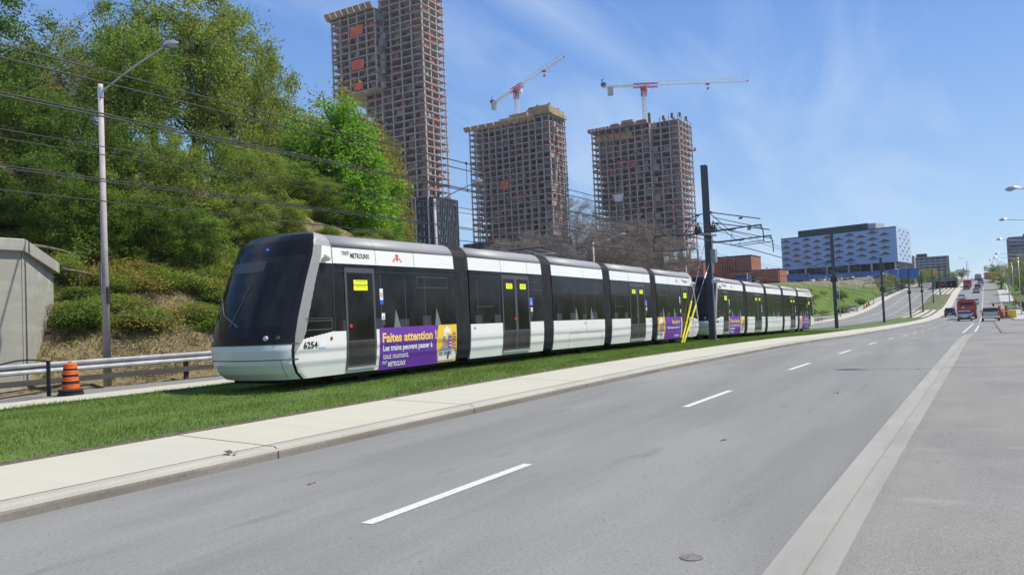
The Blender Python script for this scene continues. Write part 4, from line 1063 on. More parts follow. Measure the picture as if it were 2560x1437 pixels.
# ------------------------------------------------------------------ trees
barkm = pm('bark', (.075, .062, .05), .95, var=.3, scale=6, bump=.6, bscale=12)
barkd = pm('bark_grey', (.27, .225, .20), .95, var=.25, scale=4)
def leafm(name, c1, c2, tr=.5): return pm(name, c1, .6, col2=c2, scale=.55, transl=tr, isl=.36, spec=.25, fac=(.32, .68))
LEAF = [leafm('leaf_dark', (.095, .165, .026), (.165, .25, .038)), leafm('leaf_mid', (.14, .215, .03), (.235, .325, .045)), leafm('leaf_light', (.21, .275, .045), (.32, .38, .07)),
        leafm('leaf_sparse', (.20, .225, .05), (.29, .31, .07)), leafm('leaf_olive', (.26, .235, .045), (.36, .32, .065)), leafm('leaf_bright', (.17, .33, .028), (.27, .47, .045))]
def tree_meshes(seed, kind, H=10., rx=3.5, base=.22, nclump=170, per=75, lsize=.11, sig=.42, bare=False):
    """unit tree: trunk/limbs mesh and crown mesh built from leaf clumps at the ends of real branches"""
    r = random.Random(seed); npr = np.random.default_rng(seed)
    segs = []; tr = []; x = y = 0
    nT = 9
    for i in range(nT+1):
        t = i/nT; tr.append(Vector((x, y, H*.86*t))); x += r.gauss(0, .12)*rx*.35; y += r.gauss(0, .12)*rx*.35
    r0 = .026*H
    for i in range(nT): segs.append((tr[i], tr[i+1], r0*(1-i/nT)**.8+.02, r0*(1-(i+1)/nT)**.8+.02))
    lobes = [(r.random()*6.28, r.uniform(-.6, 1), r.uniform(.75, 1.2)) for _ in range(9)]
    def env(d):
        k = 1.
        for (a, zc, s_) in lobes:
            v = Vector((math.cos(a)*math.sqrt(1-min(1, zc*zc)), math.sin(a)*math.sqrt(1-min(1, zc*zc)), zc)); k += (s_-1)*max(0, v.dot(d))**3*1.3
        return k
    zc = H*(1+base)/2; rz = H*(1-base)/2
    nodes = []
    for k in range(13):                    # main limbs
        t = r.uniform(base*.9, .82); i = min(nT-1, int(t/.86*nT)); p = tr[i].lerp(tr[i+1], r.random()); a = k*2.4+r.gauss(0, .4)
        el = r.uniform(.15, 1.0); d = Vector((math.cos(a)*math.cos(el), math.sin(a)*math.cos(el), math.sin(el)))
        ln = rx*r.uniform(.55, .95)*(1.1-.5*max(0, t-.5)); pp = p; rr = r0*.38*(1-.4*t)
        for j in range(5):
            d2 = (d+Vector((r.gauss(0, .22), r.gauss(0, .22), r.gauss(.08, .15)))).normalized(); q = pp+d2*ln/5
            segs.append((pp, q, rr*(1-j/5.5), rr*(1-(j+1)/5.5))); nodes.append((q, rr*(1-(j+1)/5.5))); pp = q; d = d2
    for i in range(3, nT+1): nodes.append((tr[i], r0*(1-i/nT)**.8+.02))
    cl = []
    for k in range(nclump):
        while True:
            v = Vector((r.gauss(0, 1), r.gauss(0, 1), r.gauss(0, 1))).normalized(); rad = r.random()**.42
            c = Vector((v.x*rx*rad*env(v), v.y*rx*rad*env(v), zc+v.z*rz*rad*(.9+.1*env(v))))
            if c.z > H*base*.8: break
        nd = min(nodes, key=lambda n_: (n_[0]-c).length+.35*max(0, n_[0].z-c.z))
        p = nd[0]; mid = p.lerp(c, .5)+Vector((r.gauss(0, .12), r.gauss(0, .12), r.gauss(.1, .1)))*rx*.25
        rr = max(.012, nd[1]*.45); segs.append((p, mid, rr, rr*.7)); segs.append((mid, c, rr*.7, .008)); cl.append(c)
        for q in range(9 if bare else 4):
            e = c+Vector((r.gauss(0, 1), r.gauss(0, 1), r.gauss(.3, .8)))*(rx*.16 if bare else sig); segs.append((mid.lerp(c, r.uniform(.2, 1)), e, .014 if bare else .009, .006))
            if bare:
                for w in range(3):
                    st = c.lerp(e, r.uniform(.3, .9)); segs.append((st, st+Vector((r.gauss(0, 1), r.gauss(0, 1), r.gauss(.3, .7)))*rx*.09, .010, .005))
    m = MB()
    for (a, b, ra, rb) in segs: m.tube(a, b, ra, rb, 7 if ra > .06 else (4 if ra > .02 else 3), cap=False)
    me_t = bpy.data.meshes.new('trunk'); me_t.from_pydata(m.v, [], m.f); me_t.materials.append(barkd if bare else barkm)
    if bare and per == 0: return me_t, None
    C_ = np.array([c[:] for c in cl]); n = len(cl)*per
    wgt = npr.uniform(.5, 1.3, len(cl)); idx = npr.choice(len(cl), n, p=wgt/wgt.sum())
    sg = npr.uniform(.7, 1.25, len(cl))*sig
    P_ = C_[idx]+npr.normal(0, 1, (n, 3))*np.stack([sg[idx], sg[idx], sg[idx]*.85], 1)
    nm = npr.normal(0, 1, (n, 3))+np.array([0, 0, .55]); nm /= np.linalg.norm(nm, axis=1)[:, None]
    t1 = np.cross(nm, npr.normal(0, 1, (n, 3))); t1 /= np.linalg.norm(t1, axis=1)[:, None]; t2 = np.cross(nm, t1)
    ls = lsize*npr.uniform(.6, 1.35, n)[:, None]
    v = np.empty((n*4, 3)); v[0::4] = P_-t1*ls; v[1::4] = P_-t2*ls*.55+nm*ls*.12; v[2::4] = P_+t1*ls; v[3::4] = P_+t2*ls*.55+nm*ls*.12
    me = bpy.data.meshes.new('crown'); me.vertices.add(n*4); me.vertices.foreach_set('co', v.ravel()); me.loops.add(n*4); me.loops.foreach_set('vertex_index', np.arange(n*4)); me.polygons.add(n); me.polygons.foreach_set('loop_start', np.arange(n)*4); me.update(calc_edges=True)
    me.materials.append(LEAF[kind])
    return me_t, me
TREES = {}
for kind, (nc, per, ls, sg) in {0: (135, 165, .082, .33), 1: (130, 155, .078, .31), 2: (140, 130, .075, .30), 3: (105, 66, .07, .30), 4: (150, 125, .085, .34), 5: (240, 185, .092, .34)}.items():
    TREES[kind] = [tree_meshes(11*kind+j+1, kind, nclump=nc, per=per, lsize=ls, sig=sg, base=(.10 if kind == 5 else .24-.06*j)) for j in range(2 if kind != 5 else 1)]
def tree(n, s, ztop, rx, kind, lab, j=0, grp=None, rot=None, names=('trunk', 'crown'), name='broadleaf_tree', sink=.2, cat='tree'):
    z = G(n, s)-sink; H = max(2.5, ztop-z)
    root = empty(name, (n, s, z), rs.random()*6.28 if rot is None else rot, lab, cat, grp)
    mt_, mc_ = TREES[kind][j % len(TREES[kind])]
    k = (rx/3.5*1.0, rx/3.5*1.0, H/10.)
    for nm, me in zip(names, (mt_, mc_)):
        if me is None: continue
        o = bpy.data.objects.new(nm, me); COL.objects.link(o); o.parent = root; o.scale = k
    return root
FT = [(-37.1,17.8,17.4,2.9,0),(-41.9,22.0,17.8,3.1,3),(-52.8,29.5,23.1,3.1,3),(-45.6,26.8,18.7,2.6,3),(-51.5,32.6,24.4,3.4,3),(-41.0,27.1,19.2,3.0,1),(-46.7,33.1,25.0,3.6,1),(-42.7,33.1,24.5,3.8,2),(-43.9,37.0,25.6,3.6,2),(-47.0,42.2,25.5,3.6,2),(-51.0,46.4,25.0,3.2,2),(-54.0,50.6,23.6,2.7,4),(-57.3,63.9,27.2,5.2,4),(-57.5,69.0,23.4,3.6,4),(-58.5,71.5,19.9,3.1,4),(-53.0,61.8,22.8,3.7,4),(-40.2,44.4,18.7,4.5,5),(-43.2,44.8,14.4,3.6,5),(-42.2,49.6,14.0,2.5,5),(-34.3,18.3,12.9,2.0,0),(-33.4,20.0,11.9,2.0,0),(-33.2,22.4,11.6,2.1,1),(-33.3,24.6,11.1,2.2,2),(-34.1,27.7,12.2,2.4,1),(-35.6,31.4,12.4,2.3,2),(-38.0,35.8,12.5,2.5,1),(-31.5,17.6,9.1,1.6,0),(-31.5,19.9,8.6,1.7,1),(-31.5,22.2,8.0,1.7,0),(-30.8,23.8,7.3,1.8,1),(-32.4,27.5,8.7,2.1,2),(-35.3,32.8,9.0,2.3,2),(-38.0,38.1,9.5,2.3,1),(-39.5,40.5,12.0,2.9,1),(-42.5,43.5,13.5,2.9,1),(-45.0,50.2,10.8,2.6,4),(-47.6,58.6,12.5,2.0,4)]
kd = ['dark green leafy', 'mid green leafy', 'yellow green spring-leaved', 'thin sparsely leaved', 'olive brown budding', 'vivid green dense maple-like']
pos = ['above the abutment wall at the far left', 'second from the left behind the lamp pole', 'at the top left with open sky in it', 'behind the top of the lamp pole', 'with sky gaps left of the lamp head', 'in mid slope right of the lamp pole', 'reaching out of the frame above the lamp arm', 'tallest, touching the top of the frame', 'tall, right of the middle of the wood', 'rounded, forming the right shoulder of the wood', 'on the right shoulder of the wood above the tram nose', 'leaning between the wood and the bright maple', 'left behind the bright maple below the tallest tower', 'right behind the bright maple against the tallest tower', 'rightmost of the olive trees beside the tallest tower', 'rising just above the bright maple', 'the largest rounded one above the leading tram cab', 'lower left part of the bright group over the tram roof', 'lower right of the bright group over the tram roof']
pos2 = ['just above the wall coping', 'right of the wall coping', 'directly behind the lamp pole', 'right of the lamp pole at mid height', 'between lamp pole and tram nose', 'above the tram nose', 'beside the bright maple foot', 'small, by the wing of the wall', 'small, on the slope above the drum', 'small, above the guardrail and the lamp foot', 'small, right of the lamp foot', 'small, halfway to the tram nose', 'small, touching the tram windscreen edge', 'small, behind the tram cab roof', 'just left of the foot of the bright maple', 'tucked behind the left edge of the bright maple', 'low, behind the tram roof below the bright maple', 'low, at the right end of the wood']
for i, (n, s, zt, rx, k) in enumerate(FT):
    p = pos[i] if i < len(pos) else pos2[i-len(pos)]
    tree(n, s, zt, rx*1.12, k, '%s tree %s' % (kd[k], p), i, 'trees of the wooded bank', rot=i*1.9)
# back rank that closes the wood
rb = random.Random(9)
for i in range(10):
    s = 20+i*4.2; n = -.86*s-30+rb.uniform(-3, 3); n = min(n, -48)
    tree(n, s, G(n, s)+rb.uniform(5.5, 7.5), rb.uniform(3.2, 4.2), rb.choice([0, 1, 1, 2]), 'half hidden tree deep in the wood, only scraps of its crown showing', i, 'hidden trees at the back of the wood', rot=i)
# shrubs on the bank
def shrub_mesh(seed, kind, n=2600, h=1.0, w=1.0, ls=.042):
    npr = np.random.default_rng(seed); r = random.Random(seed); m = MB(); cl = []
    for k in range(26):
        a = r.random()*6.28; q = r.random()**.6*w*.8; c = Vector((math.cos(a)*q, math.sin(a)*q, h*r.uniform(.25, 1.0)*(1-.35*q/w))); b = Vector((c.x*.25, c.y*.25, 0)); mid = b.lerp(c, .5)+Vector((r.gauss(0, .05), r.gauss(0, .05), .05))
        m.tube(b, mid, .016, .011, 4, False); m.tube(mid, c, .011, .004, 3, False); cl.append(c)
        for q in range(4): e = c+Vector((r.gauss(0, .16), r.gauss(0, .16), r.gauss(.08, .12))); m.tube(c, e, .006, .003, 3, False)
    C_ = np.array([c[:] for c in cl]); idx = npr.integers(0, len(cl), n); P_ = C_[idx]+npr.normal(0, 1, (n, 3))*np.array([.17, .17, .13])
    nm = npr.normal(0, 1, (n, 3))+np.array([0, 0, .6]); nm /= np.linalg.norm(nm, axis=1)[:, None]; t1 = np.cross(nm, npr.normal(0, 1, (n, 3))); t1 /= np.linalg.norm(t1, axis=1)[:, None]; t2 = np.cross(nm, t1); l_ = ls*npr.uniform(.5, 1.3, n)[:, None]
    v = np.empty((n*4, 3)); v[0::4] = P_-t1*l_; v[1::4] = P_-t2*l_*.55; v[2::4] = P_+t1*l_; v[3::4] = P_+t2*l_*.55; v[:, 2] = np.maximum(v[:, 2], .0)
    me = bpy.data.meshes.new('foliage'); me.vertices.add(n*4); me.vertices.foreach_set('co', v.ravel()); me.loops.add(n*4); me.loops.foreach_set('vertex_index', np.arange(n*4)); me.polygons.add(n); me.polygons.foreach_set('loop_start', np.arange(n)*4); me.update(calc_edges=True); me.materials.append(LEAF[kind])
    ms = bpy.data.meshes.new('stems'); ms.from_pydata(m.v, [], m.f); ms.materials.append(barkm)
    return ms, me
SH = [shrub_mesh(40+k, kd_, n=nn) for k, (kd_, nn) in enumerate(((1, 5200), (2, 4200), (0, 5200), (4, 2600)))]
rb = random.Random(21); cnt = 0
for i in range(400):
    s = rb.uniform(13, 44); d = 3.0+10*rb.random()**1.2; n = nLE(s)-d
    if (n+26 > 0 and s < 16): continue
    if d < 3.4 and rb.random() < .6: continue
    k = rb.choice([0, 1, 1, 2, 3, 3]); w = rb.uniform(.6, 1.5); h = rb.uniform(.35, 1.2)
    root = empty('shrub', (n, s, G(n, s)-.08), rb.random()*6.28, '%s shrub among the undergrowth on the steep bank' % ['leafy green', 'yellow green', 'dark green', 'brownish half-leafed'][k], 'shrub', '%s shrubs on the bank' % ['leafy green', 'yellow green', 'dark green', 'brownish half-leafed'][k])
    for nm, me in zip(('stems', 'foliage'), SH[k]):
        o = bpy.data.objects.new(nm, me); COL.objects.link(o); o.parent = root; o.scale = (w, w, h)
    cnt += 1
    if cnt >= 280: break
sl2 = ['left of the second mast', 'right of the second mast', 'below the parked cars', 'above the parapet', 'by the guardrail end', 'between the second and third masts', 'just right of the third mast', 'halfway up the slope', 'near the top of the slope', 'by the foot of the slope', 'under the lorry', 'by the parked white cars', 'left of the blue hoarding', 'below the blue hoarding', 'close to the far carriageway', 'leftmost, over the tram roof']
for i in range(16):
    s = 150+7.5*i if i < 15 else 140; d = [9, 3.5, 6, 2.5, 4, 5, 3, 7, 9, 2.5, 8, 3, 6, 7, 3, 8][i]; n = nLE(s)-d; k = [3, 0, 3, 3, 2, 3, 0, 3][i % 8]
    root = empty('shrub', (n, s, G(n, s)-.1), i*1.3, 'scrubby brown-green bush on the far grass embankment, '+sl2[i], 'shrub', 'bushes on the far embankment')
    for nm, me in zip(('stems', 'foliage'), SH[k]):
        o = bpy.data.objects.new(nm, me); COL.objects.link(o); o.parent = root; w = 1.1+.8*((i*7) % 5)/4; o.scale = (w*1.4, w*1.4, w)
# fallen trunks on the bank beside the wall
for i, (a, b, lab) in enumerate((((-29.3, 15.6, 5.0), (-31.5, 20.5, 4.6), 'fallen tree trunk lying level on the bank right of the wall'), ((-28.6, 16.4, 4.1), (-29.3, 20.3, 3.4), 'lower fallen branch slanting down right of the wall'))):
    m = MB(); a = Vector(a); b = Vector(b); r_ = .075-.02*i
    for k in range(6): m.tube(a.lerp(b, k/6)+Vector((0, 0, .06*math.sin(k))), a.lerp(b, (k+1)/6)+Vector((0, 0, .06*math.sin(k+1))), r_*(1-k*.08), r_*(1-(k+1)*.08), 8)
    tag(m.build('fallen_log', pm('bare_wood', (.13, .105, .07), .9, var=.3, scale=5), None, True), lab, 'log')
# bare trees
BT = [tree_meshes(70+j, 4, nclump=150, per=0, bare=True, base=.2) for j in range(3)]
TREES[9] = BT
brush = leafm('bud_haze', (.20, .14, .09), (.28, .20, .12), .3); LEAF.append(brush)
BB = [tree_meshes(80+j, 6, nclump=130, per=26, lsize=.08, sig=.5, bare=True, base=.08) for j in range(2)]
TREES[10] = BB
bt = [(-71.9,154.8,27.0,6.6),(-86.4,152.2,19.7,5.4),(-87.1,163.3,22.0,5.8),(-80.8,161.2,20.8,5.1),(-71.8,166.4,22.2,6.1),(-65.9,164.0,22.8,5.9),(-63.7,171.1,22.7,6.1),(-61.4,178.2,20.7,5.3),(-71.9,149.0,17.3,3.8),(-63.7,153.7,16.9,4.7),(-97.2,163.3,20.4,4.4),(-58.9,185.4,18.5,3.9),(-61.5,158.5,17.0,4.8),(-78.4,174.1,23.5,5.4)]
bl_ = ['tallest bare grey tree standing between the two shorter towers', 'bare brown tree below the left part of the middle tower', 'bare tree below the middle tower, second from the left', 'bare tree below the middle tower, third from the left', 'bare tree just right of the tallest bare one', 'broad bare tree before the third tower', 'bare tree in front of the centre of the third tower', 'bare tree by the right foot of the third tower', 'low bare thicket tree under the tallest one', 'low bare thicket tree behind the tram roof', 'bare brushy tree at the left end of the thicket', 'bare brushy tree at the right end of the thicket', 'low bushy bare tree before the third tower', 'bare tree half hidden behind the tallest one']
for i, (n, s, zt, rx) in enumerate(bt):
    br_ = i in (0, 4, 8)
    tree(n, s, zt, rx*(1.0 if i == 0 else 1.2), 9 if br_ else 10, bl_[i], i, 'bare trees of the thicket', rot=i*2.1, names=('trunk', 'twigs'), name='bare_tree', sink=1)
# right-hand trees and bushes up the hill
rt = [(12.5,307.5,10.5,4.0,4,'olive tree right of the far pavement by the crest'),(16.2,273.8,11.6,4.2,2,'green tree behind the upper right pavement'),(17.3,239.2,12.4,5.1,4,'large brownish tree at the right frame edge'),(13.0,388.6,14.8,3.4,1,'round tree against the skyline right of the road crest'),(14.5,168,6.5,3.5,1,'green bushy tree near the right frame edge'),(14.7,205,7.5,4,1,'low green tree beside the right pavement'),(21,225,14,5,4,'tall olive tree before the dark apartment block'),(20,190,10.5,4.5,4,'brown-leaved tree cut by the right frame edge')]
for i, (n, s, zt, rx, k, lab) in enumerate(rt): tree(n, s, zt, rx, k, lab, i, 'trees up the right-hand side', rot=i, name='roadside_tree')
# trees near the crest on the left and around the portal
ct = [(-14, 372, 12.5, 4.5, 1), (-10, 395, 13.3, 4, 4), (-3.5, 430, 14, 3.5, 1), (-20, 360, 13, 4, 1), (-30, 420, 20, 6, 1), (-42, 430, 22, 6, 1), (-24, 330, 12, 3.5, 4), (-22, 300, 9, 3, 2), (-12, 450, 17, 5, 4), (2, 520, 17.5, 5, 4), (24, 520, 19, 6, 4), (30, 500, 18.5, 5, 1)]
cl_ = ['over the tunnel portal', 'right of the portal top', 'by the crest left of the road', 'left of the portal', 'before the grey slab blocks', 'left before the grey slab blocks', 'at the right end of the blue hoarding', 'low beside the far carriageway', 'far behind the portal', 'on the skyline left of the road', 'on the skyline right of the road', 'rightmost on the skyline']
for i, (n, s, zt, rx, k) in enumerate(ct): tree(n, s, zt, rx, k, '%s tree %s' % (['dark green', 'mid green', 'pale green', 'thin', 'brown budding'][k], cl_[i]), i, 'small trees around the hill crest', rot=i)

# ------------------------------------------------------------------ towers under construction
tconc = pm('tower_concrete', (.30, .26, .24), .9, var=.18, scale=.15)
tslab = pm('tower_slab_edge', (.44, .39, .355), .9, var=.15, scale=.3)
tcol = pm('tower_column', (.42, .40, .375), .85, var=.10, scale=.4)
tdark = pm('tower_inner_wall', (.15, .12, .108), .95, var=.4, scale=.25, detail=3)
tred = pm('barrier_red', (.32, .07, .06), .7, var=.35, scale=.5)
torange = pm('safety_net_orange', (.62, .13, .06), .8, var=.2, scale=.4)
tply = pm('formwork_ply', (.36, .25, .135), .85, var=.30, scale=.35)
tglass = pm('podium_glass', (.010, .012, .014), .45, spec=.2)
tfin = pm('podium_fin', (.05, .055, .06), .5)
tblue = pm('tarpaulin_blue', (.05, .14, .42), .6); tgreen = pm('tarpaulin_green', (.05, .25, .10), .6)
def bays(a, b, n): return [a+(b-a)*i/n for i in range(n+1)]
def tower(name, lab, base, blocks, z0, z1, fh, group, podium=None, seed=1, tops=True):
    """blocks: plan rectangles (x0,x1,y0,y1, bottom z, top z, columns along x, columns along y, lit end open). Slabs, columns, inner walls and red edge barriers"""
    r = random.Random(seed); root = empty(name, base, 0, lab, 'tower', group); bx, by, bz = base; root.location.x += 2.8 if bx == -140 else 0
    W = lambda m: m.xf(Matrix.Translation((-bx, -by, -bz)))
    nf = int((z1-z0)/fh)
    for f in range(nf+1):
        z = z0+f*fh; m = MB()
        act = [b for b in blocks if b[4]-.1 <= z <= b[5]+.1]
        if not act: continue
        for k, b in enumerate(act):
            e = .0 if k == 0 else .003*k
            m.box(b[0]-.5, b[1]+.5-(.03 if k == 0 and len(act) > 1 else 0), b[2]-.5, b[3]+.5, z-.26+e, z+e)
        sl_ = W(m).build('floor_slab', tslab, root)
        if f == nf: break
        m = MB()   # red barrier along the open slab edges: top and mid rails, mesh panels here and there
        for b in act:
            if z > b[5]-1: continue
            for (xa, ya, xb, yb) in ((b[0]-.4, b[2]-.42, b[1]+.4, b[2]-.42), (b[1]+.42, b[2]-.4, b[1]+.42, b[3]+.4), (b[0]-.42, b[2]-.4, b[0]-.42, b[3]+.4)):
                ln = math.hypot(xb-xa, yb-ya); n = max(1, int(ln/3.2)); m.box(min(xa, xb)-.04, max(xa, xb)+.04, min(ya, yb)-.04, max(ya, yb)+.04, z+.03, z+.10)
                for i in range(n):
                    q = r.random()
                    if q < .48: continue
                    ta_, tb_ = (i+.06)/n, (i+.94)/n; x0, y0, x1, y1 = lerp(xa, xb, ta_), lerp(ya, yb, ta_), lerp(xa, xb, tb_), lerp(ya, yb, tb_)
                    h = .38 if q < .86 else .95
                    t = .03; m.box(min(x0, x1)-t, max(x0, x1)+t, min(y0, y1)-t, max(y0, y1)+t, z+.05, z+h)
        if m.f: W(m).build('safety_barrier', tred, sl_)
    for b in blocks:
        x0, x1, y0, y1, zb, zt, nx, ny = b[:8]
        for i, x in enumerate(bays(x0, x1, nx)):
            m = MB(); m.box(x-.22, x+.22, y0-.35, y0+.35, zb, zt); 
            m.box(x-.25, x+.25, y1-.35, y1+.3, zb, zt); W(m).build('column', tcol, root)
        for i, y in enumerate(bays(y0, y1, ny)[1:-1]):
            m = MB(); m.box(x1-.25, x1+.25, y-.25, y+.25, zb, zt); m.box(x0-.25, x0+.25, y-.25, y+.25, zb, zt); W(m).build('column', tcol, root)
    # party walls and core, cut into irregular dark partitions
    m = MB(); m2 = MB()
    for b in blocks:
        x0, x1, y0, y1, zb, zt, nx, ny = b[:8]
        inx0 = x0+(x1-x0)*(.0 if b[8] != 'L' else .10); inx1 = x1-(x1-x0)*(.0 if b[9] else 0)-b[9]
        inx0 = x0+b[10]
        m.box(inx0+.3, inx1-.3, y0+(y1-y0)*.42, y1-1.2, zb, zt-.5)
        nn = max(2, int((inx1-inx0)/4.4))
        for i, x in enumerate(bays(inx0, inx1, nn)):
            for f in range(nf):
                z = z0+f*fh
                if z < zb or z > zt-1: continue
                if r.random() < .62: m2.box(x-.10, x+.10, y0+.6+.6*r.random(), y0+(y1-y0)*.42-.05, z+.02, z+fh-.28)
                if r.random() < .50:
                    a = r.uniform(.1, .5)*(x1-x0)/nn; m2.box(x+.25, x+.25+a+.8, y0+1.2+1.5*r.random(), y0+2.9+r.random(), z+.02, z+fh-.28)
        # thin steel props along the front edge
        for f in range(nf):
            z = z0+f*fh
            if z < zb or z > zt-1: continue
            for k in range(int((x1-x0)/2.4)):
                if r.random() < .45: x = r.uniform(x0, x1); m2.box(x-.05, x+.05, y0+.2, y0+.3, z+.02, z+fh-.28)
            for k in range(int((y1-y0)/3)):
                y = r.uniform(y0, y1); m2.box(x1-.35, x1-.25, y-.05, y+.05, z+.02, z+fh-.28)
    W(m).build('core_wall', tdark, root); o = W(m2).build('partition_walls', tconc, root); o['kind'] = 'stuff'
    return root, W, r
def formwork(root, W, r, x0, x1, y, z, n, side=0, dz=0):
    for i in range(n):
        a = lerp(x0, x1, i/n); b = lerp(x0, x1, (i+.86)/n); m = MB()
        if not side: m.quad((a, y-2.3, z+.6), (b, y-2.3, z+.6), (b, y-.6, z-1.7), (a, y-.6, z-1.7)); m.quad((a, y-.4, z-1.5), (b, y-.4, z-1.5), (b, y-2.1, z+.8), (a, y-2.1, z+.8)); m.quad((a, y-2.1, z+.8), (b, y-2.1, z+.8), (b, y-2.3, z+.6), (a, y-2.3, z+.6)); m.quad((a, y-2.3, z+.6), (a, y-.6, z-1.7), (a, y-.4, z-1.5), (a, y-2.1, z+.8)); m.quad((b, y-2.3, z+.6), (b, y-2.1, z+.8), (b, y-.4, z-1.5), (b, y-.6, z-1.7))
        else: m.box(y+.5, y+2.2, a, b, z-.3, z+.05); m.box(y+1.9, y+2.05, a, b, z, z+1.3)
        W(m).build('formwork_table', tply, root)
# tallest tower
tb = (-210, 262, 24)
t1, W1, r1 = tower('concrete_tower', 'tallest unfinished concrete tower with orange nets, cut by the top of the frame', tb,
    [(-229, -205, 250, 272, 99.2, 132.6, 5, 4, 'L', 0, 1.5), (-206.5, -184.5, 255, 270, 52, 152, 4, 3, '', 4.6, 0), (-216, -206.6, 256, 272, 50, 99, 2, 3, '', 0, 0)], 52, 150, 2.95, 'unfinished towers', seed=3)
formwork(t1, W1, r1, -231.5, -205, 250, 134.6, 8)
m = MB(); m.box(-231, -205, 248.5, 272, 132.7, 133.1); W1(m).build('top_deck', tply, t1)
for (x0, x1, z, h) in ((-218, -211, 123.0, 4.2), (-218, -211, 108.5, 4.0), (-217, -212, 99.8, 3.0)):
    m = MB(); m.box(x0, x1, 249.1, 249.25, z, z+h); W1(m).build('debris_net', torange, t1)
m = MB(); m.box(-206, -192.5, 253.5, 268, 18, 51.7); W1(m).build('podium_dark_wall', tglass, t1)
m = MB(); m.box(-190.5, -180.5, 254.5, 270, 18, 51.2); p = W1(m).build('podium_glazing', tglass, t1)
for i in range(11):
    m = MB(); x = -190.4+i*.98; m.box(x-.09, x+.09, 254.1, 254.5, 18, 51.2); W1(m).build('fin', tfin, p)
for i in range(13):
    m = MB(); y = 254.9+i*1.22; m.box(-180.45, -180.05, y-.1, y+.1, 18, 51.2); W1(m).build('fin', pm('fin_pale', (.16, .17, .18), .5), p)
m = MB()
for f in range(9):
    z = 24+f*3
    for k in range(4): y = 255.3+k*3.7+r1.random(); m.box(-180.44, -180.38, y, y+.8, z, z+1.7)
W1(m).build('pale_panes', pm('pane_sky', (.16, .28, .33), .1), p)
m = MB()
for f in range(9):
    for k in range(3): z = 24+f*3; m.box(-189.8+k*2.2+r1.random(), -189.3+k*2.2+r1.random()+.3, 254.40, 254.47, z, z+1.6)
W1(m).build('pale_panes', pm('pane_sky', (.16, .28, .33), .1), p)
for f in range(9):
    z = 24+f*3; m = MB(); m.box(-192.4, -190.6, 254.3, 255.2, z, z+1.1); W1(m).build('safety_barrier', tred, t1)
for x in (-192.3, -190.7, -184.3):
    m = MB(); m.box(x-.3, x+.3, 253.9, 254.5, 20, 52); W1(m).build('column', tcol, t1)
# middle tower
t2, W2, r2 = tower('concrete_tower', 'middle unfinished concrete tower with tan formwork tables on its roof', (-195, 350, 26),
    [(-218, -171, 340, 358, 40, 100.5, 12, 4, 'L', 0, 6)], 40.6, 100.8, 3.0, 'unfinished towers', seed=5)
formwork(t2, W2, r2, -220.5, -178, 340, 100.6, 9)
m = MB(); m.box(-183, -169.5, 338.8, 357, 101.2, 102.0); W2(m).build('top_deck', tply, t2)
for (x0, x1, y0, y1, z0, z1) in ((-182, -170.5, 339.2, 339.4, 102, 105.6), (-170.4, -170.2, 339.5, 356, 102.2, 104.9), (-196, -184, 344, 344.3, 101, 105.2), (-184.2, -183.9, 341, 344, 101, 104.2), (-203, -197, 346, 346.3, 101, 104.5)):
    m = MB(); m.box(x0, x1, y0, y1, z0, z1); W2(m).build('wall_form', tply, t2)
formwork(t2, W2, r2, 340, 357, -171, 100.9, 4, side=1)
for x, y, h in ((-178, 342, 5), (-172.5, 344, 5.5), (-186, 346, 4.6), (-172, 353, 4.5), (-190, 348, 4)):
    m = MB(); m.box(x-.5, x+.5, y-.5, y+.5, 101, 102+h); W2(m).build('column_form', tply, t2)
m = MB(); m.box(-199.4, -195.2, 339.2, 339.35, 66.4, 70.4); W2(m).build('debris_net', torange, t2)
m = MB(); m.box(-224, -169.5, 338.6, 357.5, 20, 40.2); p2 = W2(m).build('podium', tglass, t2)
for i in range(14):
    m = MB(); x = -223+i*4.0; m.box(x-.25, x+.25, 338.2, 338.58, 22, 40.2); W2(m).build('fin', tfin, p2)
for i in range(9):
    m = MB(); y = 339+i*2.1; m.box(-169.48, -169.1, y-.15, y+.15, 22, 40.2); W2(m).build('fin', tfin, p2)
m = MB(); m.box(-220, -204, 338.0, 338.15, 33.5, 36.5); W2(m).build('tarpaulin', tblue, t2)
for f in range(19):                     # small loading decks along the lit edge
    if f % 2: m = MB(); z = 44+f*3; m.box(-170.4, -168.7, 345, 347.5, z-.12, z+.55); W2(m).build('loading_deck', tred, t2)
# third tower
t3, W3, r3 = tower('concrete_tower', 'third unfinished concrete tower, right of the others with a crane standing upright above it', (-140, 378, 27),
    [(-162, -131, 365, 384, 38, 94.0, 8, 4, 'L', 0, 3.5), (-131, -117, 368, 389, 31, 96.8, 3, 4, '', 4.2, 0)], 31.5, 96.9, 3.0, 'unfinished towers', seed=8)
formwork(t3, W3, r3, -159, -139, 365, 89.8, 6)
for x, y, h in ((-131, 366, 4.5), (-126.5, 374, 3.5), (-122, 374, 4.6), (-118, 374, 3.8), (-118, 384, 3.6), (-128, 380, 4), (-124, 383, 4.2)):
    m = MB(); m.box(x-.55, x+.55, y-.55, y+.55, 94.5 if x == -131 else 96.9, 97.4+h*.45); W3(m).build('column_form', tdark, t3)
m = MB(); m.box(-164, -131.3, 363.5, 385, 94.1, 94.6); W3(m).build('top_deck', tconc, t3)
for x0, x1, h in ((-152, -148, 2.4), (-146, -140, 3.2), (-138, -133, 2.2)):
    m = MB(); m.box(x0, x1, 366, 368, 94.6, 94.6+h); W3(m).build('formwork_stack', tply, t3)
m = MB()
for i in range(16): x = -163.5+i*2; m.box(x, x+1.7, 363.3, 363.4, 94.6, 95.6)
W3(m).build('edge_barrier', tred, t3)
